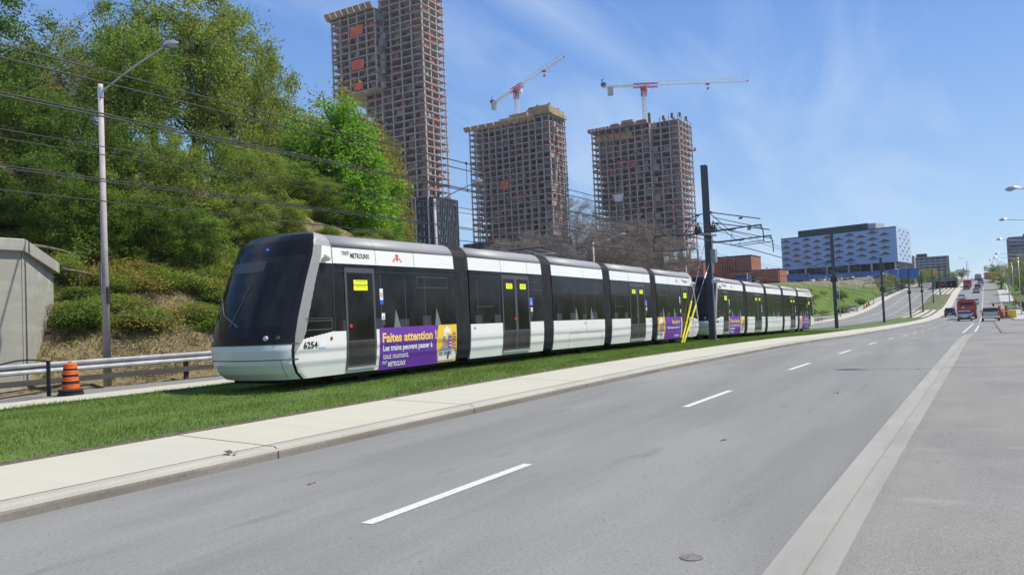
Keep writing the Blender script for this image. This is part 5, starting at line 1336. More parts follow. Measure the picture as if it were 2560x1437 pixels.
m = MB(); m.box(-142.5, -138.3, 364.1, 364.3, 73.2, 75.6); W3(m).build('debris_net', tred, t3)
m = MB(); m.box(-161.5, -117, 371.0, 371.2, 30.0, 32.0); W3(m).build('tarpaulin', tblue, t3); m = MB(); m.box(-129, -121.5, 370.7, 370.9, 30.2, 32.0); W3(m).build('tarpaulin', tgreen, t3)
m = MB(); m.box(-161, -133, 366, 380, 18, 37.6); W3(m).build('podium', tglass, t3)
for x in (-130.5, -126, -121.5, -117.3):
    for y in (372.3, 390.5): m = MB(); m.box(x-.45, x+.45, y-.45, y+.45, 18, 31.3); W3(m).build('column', tcol, t3)
m = MB(); m.box(-116.4, -113.3, 380, 383, 80.6, 80.8); m.box(-113.4, -113.2, 380, 383, 80.8, 82); W3(m).build('loading_deck', tred, t3)
m = MB(); m.prism([(-151.5, 60.6), (-145.6, 60.8), (-146.8, 56.9), (-150.6, 56.6)], 'y', 363.9, 364.2); W3(m).build('white_sheet', pm('sheet_white', (.62, .62, .66), .8), t3)

# ------------------------------------------------------------------ tower cranes
cwhite = pm('crane_white', (.70, .69, .67), .5); cred = pm('crane_red', (.50, .035, .03), .5); cgrey = pm('crane_ballast', (.42, .42, .40), .8); cdark = pm('crane_winch', (.05, .08, .09), .6); cblue = pm('crane_blue', (.06, .16, .34), .6)
def lattice(m, a, b, wdt, hgt, n, tri=False, th=.11):
    a = Vector(a); b = Vector(b); d = (b-a).normalized(); up = Vector((0, 0, 1)) if abs(d.z) < .9 else Vector((0, 1, 0)); sd_ = d.cross(up).normalized(); up = sd_.cross(d)
    ch = [sd_*wdt/2, -sd_*wdt/2, up*hgt] if tri else [sd_*wdt/2+up*hgt/2, -sd_*wdt/2+up*hgt/2, -sd_*wdt/2-up*hgt/2, sd_*wdt/2-up*hgt/2]
    for c in ch: m.tube(a+c, b+c, th, n=4)
    k = len(ch)
    for i in range(n):
        p = a.lerp(b, i/n); q = a.lerp(b, (i+1)/n)
        for j in range(k):
            c0, c1 = ch[j], ch[(j+1) % k]
            m.tube(p+c0, q+c1, th*.6, n=3, cap=False) if i % 2 else m.tube(p+c1, q+c0, th*.6, n=3, cap=False)
            m.tube(p+c0, p+c1, th*.55, n=3, cap=False)
def crane(base, zmast0, ztop, jibdir, jl, cl_, lab):
    root = empty('tower_crane', base, 0, lab, 'crane', 'tower cranes')
    h0 = zmast0-base[2]; h1 = ztop-base[2]
    m = MB(); lattice(m, (0, 0, h0), (0, 0, h1-5), 1.7, 1.7, max(3, int((h1-h0)/2)), th=.14); m.build('mast', cwhite, root)
    m = MB(); lattice(m, (0, 0, h1-5.5), (0, 0, h1), 2.0, 2.0, 3, th=.22); m.box(-1.3, 1.3, -1.3, 1.3, h1-2.4, h1-1.7); m.build('slewing_unit', cred, root)
    d = Vector(jibdir).normalized(); s_ = Vector((0, 0, 1)).cross(d).normalized()
    m = MB(); p = Vector((0, 0, h1)); lattice(m, p-d*5, p+d*7.5, 1.8, 1.9, 5, th=.17); m.build('turntable_frame', cred, root)
    m = MB(); lattice(m, p+d*7.5, p+d*jl, 1.4, 1.9, int(jl/2.3), tri=True, th=.10); m.build('jib', cwhite, root)
    m = MB(); m.tube(p+d*(jl), p+d*(jl+.8)+Vector((0, 0, .6)), .3, n=6); m.build('jib_tip', cred, root)
    m = MB(); lattice(m, p-d*5, p-d*cl_, 1.5, .7, 5, th=.14); m.tube(p-d*5+Vector((0, 0, .4)), p-d*cl_+Vector((0, 0, .1)), .30, n=4); m.build('counter_jib', cwhite, root)
    m = MB(); q = p-d*(cl_-4.0)
    for k in (0,): 
        a = q-s_*1.1; b = q+s_*1.1; m.prism([(0, 0), (2.6, 0), (2.6, -4.2), (0, -4.2)], 'y', -1.1, 1.1); m.xf(Matrix.Translation(q-Vector((1.3, 0, 0)))@Matrix.Rotation(math.atan2(d.y, d.x), 4, 'Z'))
    m.build('counterweight', cgrey, root)
    m = MB(); q = p-d*(cl_-.8); m.box(q.x-1.1, q.x+1.1, q.y-1.1, q.y+1.1, q.z+.3, q.z+1.9); m.tube(q+Vector((0, 0, 1.9)), q-d*1.2+Vector((0, 0, 3.6)), .25); m.tube(q-d*1.2+Vector((0, 0, 3.6)), q+d*.2+Vector((0, 0, 3.9)), .2); m.build('hoist_winch', cdark, root)
    m = MB(); q = p+s_*1.5+d*1.6-Vector((0, 0, 1.6)); m.box(q.x-.9, q.x+.9, q.y-.9, q.y+.9, q.z-1.0, q.z+1.0); m.build('operator_cab', cwhite, root)
    m = MB(); q = p+d*jl*.62-Vector((0, 0, .3)); m.box(q.x-.9, q.x+.9, q.y-.9, q.y+.9, q.z-.5, q.z); m.tube(q, q-Vector((0, 0, 2.2)), .08); m.box(q.x-.45, q.x+.45, q.y-.3, q.y+.3, q.z-2.9, q.z-2.0); m.build('trolley_hook', cred, root)
    return root
crane((-195.5, 352, 100.6), 100.6, 121.0, (46*.5+22*.866, -46*.866+22*.5, 0), 51, 31, 'red and white tower crane on the middle tower, its jib swung towards the camera')
crane((-132.6, 372, 94.6), 94.6, 115.5, (.86, .52, 0), 53, 21, 'red and white tower crane above the third tower, its long jib seen side on')

# ------------------------------------------------------------------ patterned blue building
bl = empty('blue_building', (-45, 372, 8), 0, 'long pale blue building with rows of diamond bays and a dark rooftop box', 'building')
fac = multi_surface('facade_blue_panels', (.27, .41, .67), [(.5, .4, .6, (.32, .47, .73), None, .7)], rough=.45, spec=.5)
facw = pm('facade_white_side', (.46, .55, .68), .5, var=.06, scale=.6)
darkroof = pm('rooftop_dark', (.028, .032, .042), .6); paleroof = pm('rooftop_pale', (.45, .45, .46), .7)
bayg = pm('bay_glass_blue', (.03, .06, .14), .15, spec=.7); bayt = pm('bay_soffit_tan', (.36, .28, .22), .7); bayw = pm('bay_white', (.42, .42, .44), .6)
A_ = Vector((-70, 372.8, 0)); B_ = Vector((-21, 357.3, 0)); C_2 = Vector((-17.2, 388, 0)); D_ = A_+(C_2-B_)
o3 = Vector((45, -372, -8))
def wq(m, P, Q, z0, z1, off=0.):
    n_ = Vector((Q.y-P.y, -(Q.x-P.x), 0)).normalized()*off
    m.quad(P+n_+Vector((0, 0, z0))+o3, Q+n_+Vector((0, 0, z0))+o3, Q+n_+Vector((0, 0, z1))+o3, P+n_+Vector((0, 0, z1))+o3)
zb0, zt0 = 17.2, 31.4
m = MB(); wq(m, A_, B_, zb0, zt0); wq(m, D_, A_, zb0, zt0); wq(m, C_2, D_, zb0, zt0); m.poly([v+Vector((0, 0, zb0))+o3 for v in (D_, C_2, B_, A_)]); m.build('front_facade', fac, bl)
m = MB(); wq(m, B_, C_2, zb0, zt0+.9); m.build('side_facade', facw, bl)
m = MB(); m.poly([v+Vector((0, 0, zt0-.1))+o3 for v in (A_, B_, C_2, D_)]); wq(m, A_, B_, zt0, zt0+.5, .05); m.build('roof', darkroof, bl)
dd_ = (B_-A_).normalized(); nn_ = Vector((dd_.y, -dd_.x, 0)); Lf = (B_-A_).length
m = MB(); e0 = A_+dd_*6-nn_*5; e1 = A_+dd_*37.5-nn_*5; 
for (P, Q) in ((e0, e1), (e1, e1-nn_*11), (e1-nn_*11, e0-nn_*11), (e0-nn_*11, e0)): wq(m, P, Q, zt0, zt0+3.6)
m.poly([v+Vector((0, 0, zt0+3.6))+o3 for v in (e0, e1, e1-nn_*11, e0-nn_*11)]); m.build('rooftop_plant', darkroof, bl)
m = MB(); e0 = A_+dd_*37.6-nn_*5.5; e1 = A_+dd_*41-nn_*5.5
for (P, Q) in ((e0, e1), (e1, e1-nn_*9)): wq(m, P, Q, zt0, zt0+3.3)
m.poly([v+Vector((0, 0, zt0+3.3))+o3 for v in (e0, e1, e1-nn_*9, e0-nn_*9)]); m.build('rooftop_plant', paleroof, bl)
grd = MB()
for i in range(1, 34): x = A_+dd_*(Lf*i/34); grd.quad(*[x+dd_*q+nn_*.02+Vector((0, 0, z))+o3 for q, z in ((-.03, zb0), (.03, zb0), (.03, zt0), (-.03, zt0))])
for k in range(1, 14): z = zb0+k*1.05; wq(grd, A_, B_, z-.03, z+.03, .025)
grd.build('panel_joints', pm('joint_blue', (.16, .26, .46), .6), bl)
rows_ = 5
for r_i in range(rows_*2):
    for c_i in range(10):
        if (r_i+c_i) % 2: continue
        u = 2.4+c_i*4.9; z = zt0-1.5-r_i*1.36
        if u+2.3 > Lf+1 or z < zb0+.5: continue
        c = A_+dd_*u+Vector((0, 0, z))+o3; hw = 2.5
        root_ = MB(); apex = c+nn_*.35+Vector((0, 0, .02))
        root_.poly([c-dd_*hw+nn_*.03, apex, c+Vector((0, 0, 1.25))+nn_*.03]); root_.poly([apex, c+dd_*hw+nn_*.03, c+Vector((0, 0, 1.25))+nn_*.03])
        by_ = root_.build('bay', bayg, bl)
        k = MB(); k.poly([c-dd_*hw+nn_*.03, c+Vector((0, 0, -.80))+nn_*.03, apex]); k.poly([apex, c+Vector((0, 0, -.80))+nn_*.03, c+dd_*hw+nn_*.03]); k.build('bay_soffit', [bayt, bayw, bayt][(r_i+c_i*3) % 3], by_)
d2 = (C_2-B_).normalized(); n2 = Vector((d2.y, -d2.x, 0)); L2 = (C_2-B_).length
for r_i in range(8):
    for c_i in range(3):
        u = L2*(.22+.30*c_i+(.15 if r_i % 2 else 0)); z = zt0-.9-r_i*1.7
        if u > L2*.95: continue
        c = B_+d2*u+Vector((0, 0, z))+o3+n2*.06; m = MB(); m.poly([c-d2*2.2+Vector((0, 0, .45)), c+Vector((0, 0, -.75)), c+d2*2.2+Vector((0, 0, .45))]); m.build('dark_bay', bayg, bl)
m = MB(); wq(m, A_+dd_*2, B_-dd_*1, 8, zb0, -1.6); wq(m, B_-nn_*1.6, C_2-nn_*1.6, 8, zb0); m.build('ground_floor_glass', tglass, bl)
for i in range(11):
    c = A_+dd_*(1.2+i*(Lf-2.4)/10)+nn_*-.4; m = MB(); m.box(c.x-.35, c.x+.35, c.y-.35, c.y+.35, 8, zb0); m.xf(Matrix.Translation(o3)); m.build('column', [tcol, cdark][i % 2], bl)
hd = MB(); P = Vector((-62, 352, 0)); Q = Vector((-13.0, 338.5, 0))
for k, (za, zb_) in enumerate(((13.6, 14.2),)):
    hd.quad(P+Vector((0, 0, za-3)), Q+Vector((0, 0, za-4)), Q+Vector((0, 0, zb_-.9)), P+Vector((0, 0, zb_-.6))); e = Vector((.25, .9, 0))*.2
    hd.quad(Q+e+Vector((0, 0, za-4)), P+e+Vector((0, 0, za-3)), P+e+Vector((0, 0, zb_-.6)), Q+e+Vector((0, 0, zb_-.9)))
    hd.quad(P+Vector((0, 0, zb_-.6)), Q+Vector((0, 0, zb_-.9)), Q+e+Vector((0, 0, zb_-.9)), P+e+Vector((0, 0, zb_-.6)))
tag(hd.build('site_hoarding', pm('hoarding_blue', (.035, .13, .42), .5, var=.15, scale=.4)), 'long bright blue hoarding along the foot of the patterned blue building', 'hoarding')

# ------------------------------------------------------------------ brick buildings
brick = multi_surface('red_brick', (.33, .135, .075), [(.6, .42, .6, (.27, .105, .06), None, .7), (6, .5, .7, (.40, .18, .10), None, .5)], rough=.9)
brickd = pm('brick_fin', (.36, .13, .07), .85, var=.2, scale=1)
def brick_block(name, x0, x1, y0, y1, z0, z1, lab, fins=None, extra=None):
    root = empty(name, (x0, y0, z0), 0, lab, 'building', 'brick buildings on the rise')
    W = lambda m: m.xf(Matrix.Translation((-x0, -y0, -z0)))
    m = MB(); m.box(x0, x1, y0, y1, z0, z1); W(m).build('wall', brick, root)
    m = MB(); m.box(x0-.1, x1+.1, y0-.1, y1+.1, z1, z1+.25); W(m).build('roof', darkroof, root)
    if fins:
        fa, fb, n, za, zb_ = fins
        m = MB(); m.box(fa, fb, y0-.06, y0-.01, za, zb_); W(m).build('recess', tdark, root)
        for i in range(n): m = MB(); x = lerp(fa, fb, (i+.5)/n); m.box(x-.22, x+.22, y0-.75, y0-.08, za, zb_); W(m).build('fin', brickd, root)
    return root, W
b1, Wb = brick_block('brick_building', -63.5, -52.5, 233, 246, 5, 16.4, 'taller red brick building with vertical fins right of the first mast', (-61.5, -57.2, 6, 9, 16.2))
b2, Wb2 = brick_block('brick_building', -56.5, -42.5, 222, 232, 5, 11.3, 'low red brick pavilion with close vertical fins beside the white truck', (-48.5, -42.7, 12, 8.0, 11.1))
m = MB(); m.box(-56, -49.2, 221.9, 222.0, 6.5, 9.6); Wb2(m).build('opening', tglass, b2)
b3, Wb3 = brick_block('brick_building', -88, -66, 230, 244, 5, 15.6, 'dark red brick building with fins behind the bare thicket', (-80, -70, 11, 9, 15.5))
m = MB(); m.box(-87, -67, 229, 229.4, 15.9, 16.5); Wb3(m).build('scaffold_deck', pm('timber_yellow', (.6, .4, .08), .8), b3)
bx = MB(); bx.box(-52.5, -48.6, 212.5, 215, 7.2, 9.9); bx.box(-52.5, -48.6, 212.44, 212.5, 9.6, 9.9); tag(bx.build('container', pm('container_blue', (.03, .07, .22), .6, var=.1)), 'dark blue site container in front of the low brick pavilion', 'container')
# far apartment blocks
def slab_block(name, x0, x1, y0, y1, z0, z1, lab, mat, nf, nb, side=None, recess=None):
    root = empty(name, (x0, y0, z0), 0, lab, 'building', 'distant apartment blocks'); W = lambda m: m.xf(Matrix.Translation((-x0, -y0, -z0)))
    m = MB(); m.box(x0, x1, y0, y1, z0, z1); W(m).build('wall', mat, root)
    for f in range(nf):
        z = lerp(z0+(z1-z0)*.08, z1-.6, f/nf); m = MB()
        for b in range(nb): a = lerp(x0+.8, x1-.8, (b+.12)/nb); c = lerp(x0+.8, x1-.8, (b+.88)/nb); m.box(a, c, y0-.12, y0-.02, z+.5, z+(z1-z0)/nf*.72)
        W(m).build('window_row', bayg if f % 3 else tglass, root)
        m = MB(); m.box(x0+.5, x1-.5, y0-.9, y0-.13, z, z+.35); W(m).build('balcony_row', paleroof, root)
    if side: m = MB(); m.box(x1+.02, x1+.5, y0, y1, z0, z1); W(m).build('end_wall', side, root)
    m = MB(); m.box(lerp(x0, x1, .4), lerp(x0, x1, .6), y0+3, y1-2, z1, z1+2.5); W(m).build('plant_room', darkroof, root)
    return root
beige = pm('block_beige', (.30, .27, .22), .85, var=.1, scale=.1); greyb = pm('block_grey', (.16, .19, .23), .8, var=.12, scale=.1); brn = pm('block_brown', (.16, .12, .11), .85, var=.1, scale=.1)
purp = pm('block_purple_brown', (.10, .07, .11), .8, var=.1, scale=.1)
slab_block('apartment_block', -38, -5, 620, 640, 14, 30.5, 'wide grey apartment slab with a beige end on the far skyline', greyb, 7, 9, beige)
slab_block('apartment_block', -62, -40, 640, 655, 14, 31.5, 'left of two grey slab blocks on the far skyline', greyb, 7, 6, beige)
slab_block('apartment_block', -29, -18.5, 440, 455, 12, 23.2, 'stepped beige block with dark storeys right of the blue building', beige, 5, 3)
slab_block('apartment_block', -33.5, -29.5, 436, 450, 12, 26, 'slim brown tower block touching the right end of the blue building', brn, 5, 1)
slab_block('apartment_block', 35, 62, 700, 725, 10, 45, 'dark purplish apartment block at the right frame edge', purp, 12, 6, purp)
# tunnel portal
sx = L(342)
tp = empty('tunnel_portal', (sx-8.6, 342, zr(342)), 0, 'grey concrete tunnel portal where both tracks go underground', 'portal')
pc = pm('portal_concrete', (.17, .17, .16), .9, var=.2, scale=.6)
m = MB(); m.box(-4.6, 3.7, 0, 22, 2.7, 4.1); m.build('roof_beam', pc, tp)
for x in (-4.6, 3.1): m = MB(); m.box(x, x+.6, -3, 22, -.5, 2.7); m.build('side_wall', pc, tp)
m = MB(); m.box(-4.0, 3.1, 6, 6.4, -.3, 2.69); m.build('dark_interior', under, tp)
for x, lab in ((-9.8, 'round red light signal left of the portal on the track bed'), (-7.0, 'small red signal in the tunnel mouth')):
    sp = empty('track_signal', (sx+x, 322, zr(322)+.17), 0, lab, 'signal', 'red track signals'); m = MB(); m.tube((0, 0, 0), (0, 0, 1.6), .06); m.box(-.25, .25, 0, .2, 1.5, 2.3); m.build('post', under, sp)
    rl_ = pm('signal_glow', (.7, .03, .02), .4); rl_.node_tree.nodes['Principled BSDF'].inputs['Emission Color'].default_value = (1, .03, .02, 1); rl_.node_tree.nodes['Principled BSDF'].inputs['Emission Strength'].default_value = .35
    m = MB(); m.tube((0, 0, 1.9), (0, -.06, 1.9), .2, n=12); m.build('red_lens', rl_, sp)
# traffic signals on the crest
for i, (x, s) in enumerate(((-4.5, 505), (2.5, 505), (L(505)+3.2, 505))):
    q = empty('traffic_signal', (x if i == 2 else L(505)-14+7*i, s, zr(s)), 0, ['left', 'middle', 'right'][i]+' of the three tiny traffic signals on the hill crest', 'traffic signal', 'traffic signals at the crest')
    m = MB(); m.tube((0, 0, 0), (0, 0, 5.2), .1); m.build('post', mastl, q); m = MB(); m.box(-.3, .3, -.2, .2, 4.6, 6.0); m.build('signal_head', insm if i < 2 else redm, q)

# ------------------------------------------------------------------ vehicles
tyre = pm('tyre', (.018, .018, .018), .85); rim = pm('wheel_rim', (.35, .35, .36), .35, .7); cglass = pm('car_glass', (.010, .012, .014), .06, spec=.7); tail = pm('tail_lamp', (.55, .02, .02), .25); plate = MATS['plate_white']
chrome = pm('chrome', (.6, .6, .6), .15, 1); plast = pm('car_plastic', (.03, .03, .03), .6)
PAINT = {}
def cpaint(n, c): return pm('car_paint_'+n, c, .28, .25 if n in ('silver', 'grey', 'pewter') else 0, coat=.8, spec=.5)
def car(loc, rz, kind, col, cname, lab, group='vehicles on the hill road'):
    """side profile lofted across with tumblehome; glass, lamps, plate and four wheels are parts. y = forward"""
    root = empty({'sedan': 'car', 'suv': 'suv', 'pickup': 'pickup_truck'}[kind], loc, rz, lab, {'sedan': 'car', 'suv': 'suv', 'pickup': 'pickup truck'}[kind], group); pt = cpaint(cname, col)
    Ls_, Wd, H, gc, beltz = {'sedan': (4.7, 1.82, 1.45, .20, .95), 'suv': (4.7, 1.9, 1.72, .26, 1.05), 'pickup': (5.7, 2.0, 1.92, .42, 1.25)}[kind]
    h = Ls_/2; w = Wd/2
    def loft(prof, wf, nm, mt, cap=True):
        m = MB(); n = len(prof); xs = [-1, -.93, -.6, 0, .6, .93, 1]; rows = []
        for k in xs:
            sc_ = {1: .965, .93: 1, .6: 1, 0: 1}[abs(k)]
            rows.append([(k*w*wf(z), y*(.985 if abs(k) == 1 else 1), lerp(prof[0][1], z, 1)) for (y, z) in prof])
        m.grid([r_+[r_[0]] for r_ in rows]); m.poly(rows[0]); m.poly(rows[-1][::-1])
        return m.build(nm, mt, root, False)
    if kind == 'sedan':
        body = [(-h, .38), (-h+.02, .62), (-h+.06, .92), (-h+.75, 1.0), (h-1.35, .98), (h-.25, .78), (h, .58), (h-.02, .30), (h-.2, gc), (-h+.2, gc)]
        cabp = [(-h+.45, .97), (-h+1.35, 1.40), (-h+1.9, H), (h-2.1, H-.02), (h-1.15, .96)]; roofp = [(-h+1.32, 1.385), (-h+1.9, H+.012), (h-2.1, H-.005), (h-1.95, 1.37)]
        wy = (-h+.95, h-.9); wr_ = .33; tz = .78
    elif kind == 'suv':
        body = [(-h, .45), (-h+.02, .75), (-h+.08, 1.08), (h-1.4, 1.06), (h-.2, .92), (h, .65), (h-.02, .35), (h-.25, gc), (-h+.25, gc)]
        cabp = [(-h+.10, 1.06), (-h+.42, 1.62), (-h+.9, H), (h-2.0, H-.05), (h-1.15, 1.05)]; roofp = [(-h+.28, 1.60), (-h+.85, H+.012), (h-2.0, H-.035), (h-1.85, 1.58)]
        wy = (-h+.9, h-.9); wr_ = .37; tz = .98
    else:
        body = [(-h+.03, .55), (-h, .75), (-h+.01, 1.27), (-h+1.9, 1.30), (h-1.5, 1.26), (h-.15, 1.14), (h, .8), (h-.02, .5), (h-.3, gc), (-h+.3, gc)]
        cabp = [(-h+1.95, 1.28), (-h+2.1, 1.80), (-h+2.3, H), (h-2.35, H-.03), (h-1.55, 1.25)]; roofp = [(-h+2.06, 1.78), (-h+2.3, H+.015), (h-2.35, H-.015), (h-2.2, 1.78)]
        wy = (-h+1.15, h-1.0); wr_ = .41; tz = .95
    bf = lambda z: (1.0 if z > .35 else .93)-(.05*max(0, z-.8)); cf = lambda z: .93-.36*(z-beltz)*.55
    body_o = loft(body, bf, 'body', pt); loft(cabp, cf, 'windows', cglass); loft(roofp, lambda z: cf(z)+.012, 'roof', pt)
    if kind == 'pickup':
        m = MB(); m.box(-w+.16, w-.16, -h+.12, -h+1.9, 1.305, 1.31); m.build('bed_liner', plast, root)
        m = MB(); m.box(-w+.04, w-.04, -h-.13, -h+.02, .50, .70); m.build('rear_bumper', chrome, root)
        m = MB(); m.box(-w+.22, w-.22, -h-.02, -h+.005, .80, 1.20); m.box(-.16, .16, -h-.035, -h-.018, 1.06, 1.12); m.build('tailgate', pt, root)
        m = MB(); m.box(-.20, .20, -h+1.96, -h+2.02, 1.84, 1.88); m.build('brake_lamp', tail, root)
    else:
        m = MB(); m.box(-w+.12, w-.12, -h-.05, -h+.1, gc+.1, .56); m.build('rear_bumper', plast if cname != 'white' else pt, root)
    for sg in (-1, 1):
        m = MB()
        if kind == 'pickup': m.box(min(sg*(w-.02), sg*(w-.20)), max(sg*(w-.02), sg*(w-.20)), -h-.03, -h+.1, .78, 1.18)
        else: m.box(min(sg*(w-.02), sg*(w-.42)), max(sg*(w-.02), sg*(w-.42)), -h-.02, -h+.12, tz-.10, tz+.06)
        m.build('tail_light', tail, root)
        m = MB(); m.box(min(sg*w, sg*(w+.18)), max(sg*w, sg*(w+.18)), h-1.75, h-1.62, beltz, beltz+.17); m.build('mirror', pt if kind != 'pickup' else plast, root)
        for y in wy:
            m = MB(); m.tube((sg*(w-.20), y, wr_), (sg*(w+.01), y, wr_), wr_, n=18); t_ = m.build('wheel', tyre, root)
            m = MB(); m.tube((sg*(w), y, wr_), (sg*(w+.018), y, wr_), wr_*.62, n=12); m.build('rim', rim, t_)
    m = MB(); m.box(-.26, .26, -h-.065 if kind != 'pickup' else -h-.14, -h-.05 if kind != 'pickup' else -h-.13, .52, .66); m.build('licence_plate', plate, root)
    return root
def hdg(s): return -math.atan((L(s+4)-L(s-4))/8)
def slope_obj(o, s):
    p = math.atan((zr(s+3)-zr(s-3))/6); o.rotation_euler = (p, 0, hdg(s)) ; return o
SIL = (.48, .48, .50); WHT = (.74, .74, .74); BLK = (.02, .02, .022); GRY = (.17, .17, .18); MAR = (.20, .03, .03); PEW = (.42, .40, .37)
def rcar(off, s, kind, col, cn, lab, rev=False, side=None):
    n = L(s)+off; o = car((n, s, zr(s)+.01), 0, kind, col, cn, lab, 'vehicles on the hill road'); slope_obj(o, s)
    if rev: o.rotation_euler = (-o.rotation_euler[0], 0, o.rotation_euler[2]+math.pi)
    return o
rcar(4.7, 121, 'pickup', PEW, 'pewter', 'pale pewter pickup truck with lit brake lights in the turning lane')
rcar(1.55, 130, 'sedan', SIL, 'silver', 'silver sedan just behind the rear red bus')
rcar(-1.75, 172, 'suv', BLK, 'black', 'black sport utility vehicle left of the nearest red bus')
rcar(1.8, 238, 'sedan', WHT, 'white', 'white car half hidden beyond the nearest red bus')
rcar(-1.7, 260, 'sedan', WHT, 'white', 'white sedan in the left lane at the start of the climb')
rcar(1.7, 289, 'sedan', SIL, 'silver', 'silver grey car in the right lane partway up the hill')
rcar(-1.6, 318, 'suv', BLK, 'black', 'dark vehicle with a bright rear window behind the second red bus')
rcar(1.7, 322, 'suv', MAR, 'maroon', 'dark maroon vehicle in the right lane halfway up the hill')
rcar(2.2, 348, 'sedan', WHT, 'white', 'white car above the maroon vehicle in the right lane')
rcar(2.4, 372, 'sedan', GRY, 'grey', 'dark grey car in the right lane near the crest')
rcar(1.9, 395, 'suv', BLK, 'black', 'dark vehicle under the crest right behind the big red truck')
redp = pm('bus_red', (.42, .028, .03), .35, coat=.4, var=.08, scale=.6); busdk = pm('bus_dark', (.06, .015, .016), .4)
def bus(off, s, lab, Ln=11.5):
    root = empty('bus', (L(s)+off, s+Ln/2, zr(s)+.01), 0, lab, 'bus', 'red buses climbing the hill'); slope_obj(root, s+Ln/2); h = Ln/2
    m = MB(); m.prism([(-1.27, .35), (1.27, .35), (1.29, 1.2), (1.25, 2.75), (1.12, 3.02), (-1.12, 3.02), (-1.25, 2.75), (-1.29, 1.2)], 'y', -h, h); m.build('body', redp, root)
    m = MB(); m.box(-.95, .95, -h-.03, -h-.005, 2.15, 2.65); m.build('rear_window', busdk, root)
    m = MB(); m.box(-1.0, 1.0, -h-.04, -h-.005, .95, 1.45)
    for k in range(4): m.box(-.9, .9, -h-.055, -h-.04, 1.0+k*.11, 1.05+k*.11)
    m.build('engine_grille', pm('bus_grille', (.20, .06, .055), .6), root)
    m = MB(); m.box(-1.2, 1.2, -h-.12, -h-.005, .38, .72); m.build('rear_bumper', busdk, root)
    m = MB(); m.box(-.55, -.35, -h-.03, -h-.004, 1.75, 1.95); m.build('emblem', whs, root)
    for sg in (-1, 1):
        m = MB(); m.box(min(sg*1.05, sg*1.22), max(sg*1.05, sg*1.22), -h-.03, -h-.004, 1.1, 1.6); m.build('tail_light', tail, root)
        m = MB(); m.box(min(sg*1.25, sg*1.30), max(sg*1.25, sg*1.30), -h+.6, h-.6, 1.35, 2.55); m.build('side_windows', tglass, root)
        for y in (-h+2.6, h-2.6): m = MB(); m.tube((sg*1.02, y, .48), (sg*1.3, y, .48), .48, n=18); m.build('wheel', tyre, root)
    m = MB(); m.box(-.8, .8, -h+1, h-3, 3.02, 3.14); m.build('roof_unit', redp, root)
    return root
bus(1.75, 141, 'large red city bus, the nearest one, behind the silver sedan'); bus(-1.7, 340, 'red city bus farther up the hill in the left lane'); bq = bus(.9, 425, 'red city bus with a pale back at the hill crest'); m = MB(); m.box(-1.05, 1.05, -5.80, -5.74, 1.0, 2.9); m.build('pale_back', pm('pale_back', (.33, .33, .35), .6), bq); 
b_ = bus(4.6, 452, 'small red bus at the crest, right of the others')
# cars on the far carriageway side and in the parking ground
for i, (n, s, k, c, cn, lab) in enumerate(((-26.2, 219, 'sedan', WHT, 'white', 'white car parked on the apron by the far carriageway, left one of two'), (-25.2, 227, 'sedan', WHT, 'white', 'white car parked on the apron by the far carriageway, right one of two'))):
    car((n, s, G(n, s)+.02), R(20), k, c, cn, lab, 'cars parked on the left apron')
pk = random.Random(4)
cols = [(WHT, 'white'), (SIL, 'silver'), (GRY, 'grey'), (MAR, 'maroon'), (BLK, 'black'), ((.04, .09, .25), 'blue')]
plab = ['leftmost, next to the white truck', 'second from the white truck', 'third from the white truck', 'fourth in the row', 'fifth in the row', 'sixth in the row', 'seventh in the row', 'eighth in the row', 'ninth in the row', 'last of the row, towards the far carriageway']
for i in range(10):
    u = i/9; n = lerp(-49, -34.5, u); s = lerp(286, 302, u)+pk.uniform(-1, 1); c, cn = cols[[0, 2, 0, 3, 0, 1, 4, 0, 5, 1][i]]
    car((n, s, G(n, s)+.05), R(pk.choice([60, 70, 250])), ['sedan', 'suv'][i % 2], c, cn, '%s parked car before the blue building, %s' % (cn, plab[i]), 'parked cars before the blue building')
for i in range(5):
    n = -19-.7*i; s = 300+i*13; n = lrL(s)-3.5; c, cn = cols[[0, 1, 0, 2, 4][i]]
    car((n, s, G(n, s)+.05), R(10), 'suv', c, cn, '%s vehicle on the upper left verge, %s' % (cn, ['lowest', 'second up', 'third up', 'fourth up', 'topmost'][i]), 'vehicles on the upper left verge')
# white lorry
lt = empty('lorry', (-51.5, 283, G(-51.5, 283)+.05), R(97), 'white lorry with a long-nosed cab standing at the left of the parked cars', 'lorry')
m = MB(); m.prism([(-1.2, .6), (1.2, .6), (1.2, 3.1), (-1.2, 3.1)], 'y', -7, 1.2); m.build('box_body', pm('trailer_blue', (.06, .12, .30), .5), lt)
m = MB(); m.prism([(1.4, .55), (4.7, .55), (4.75, 1.5), (3.3, 1.75), (2.9, 2.9), (1.4, 3.4)], 'x', -1.15, 1.15); m.build('cab', whitef, lt)
m = MB(); m.prism([(3.30, 1.85), (3.36, 1.86), (2.96, 2.82), (2.90, 2.81)], 'x', -1.05, 1.05); m.build('windscreen', cglass, lt)
m = MB(); m.box(1.151, 1.17, 2.0, 2.8, 1.9, 2.6); m.box(-1.17, -1.151, 2.0, 2.8, 1.9, 2.6); m.flanks('side_window', cglass, lt)
for sg in (-1, 1):
    for y in (-4.6, -3.5, 3.9): m = MB(); m.tube((sg*.9, y, .5), (sg*1.2, y, .5), .5, n=16); m.build('wheel', tyre, lt)

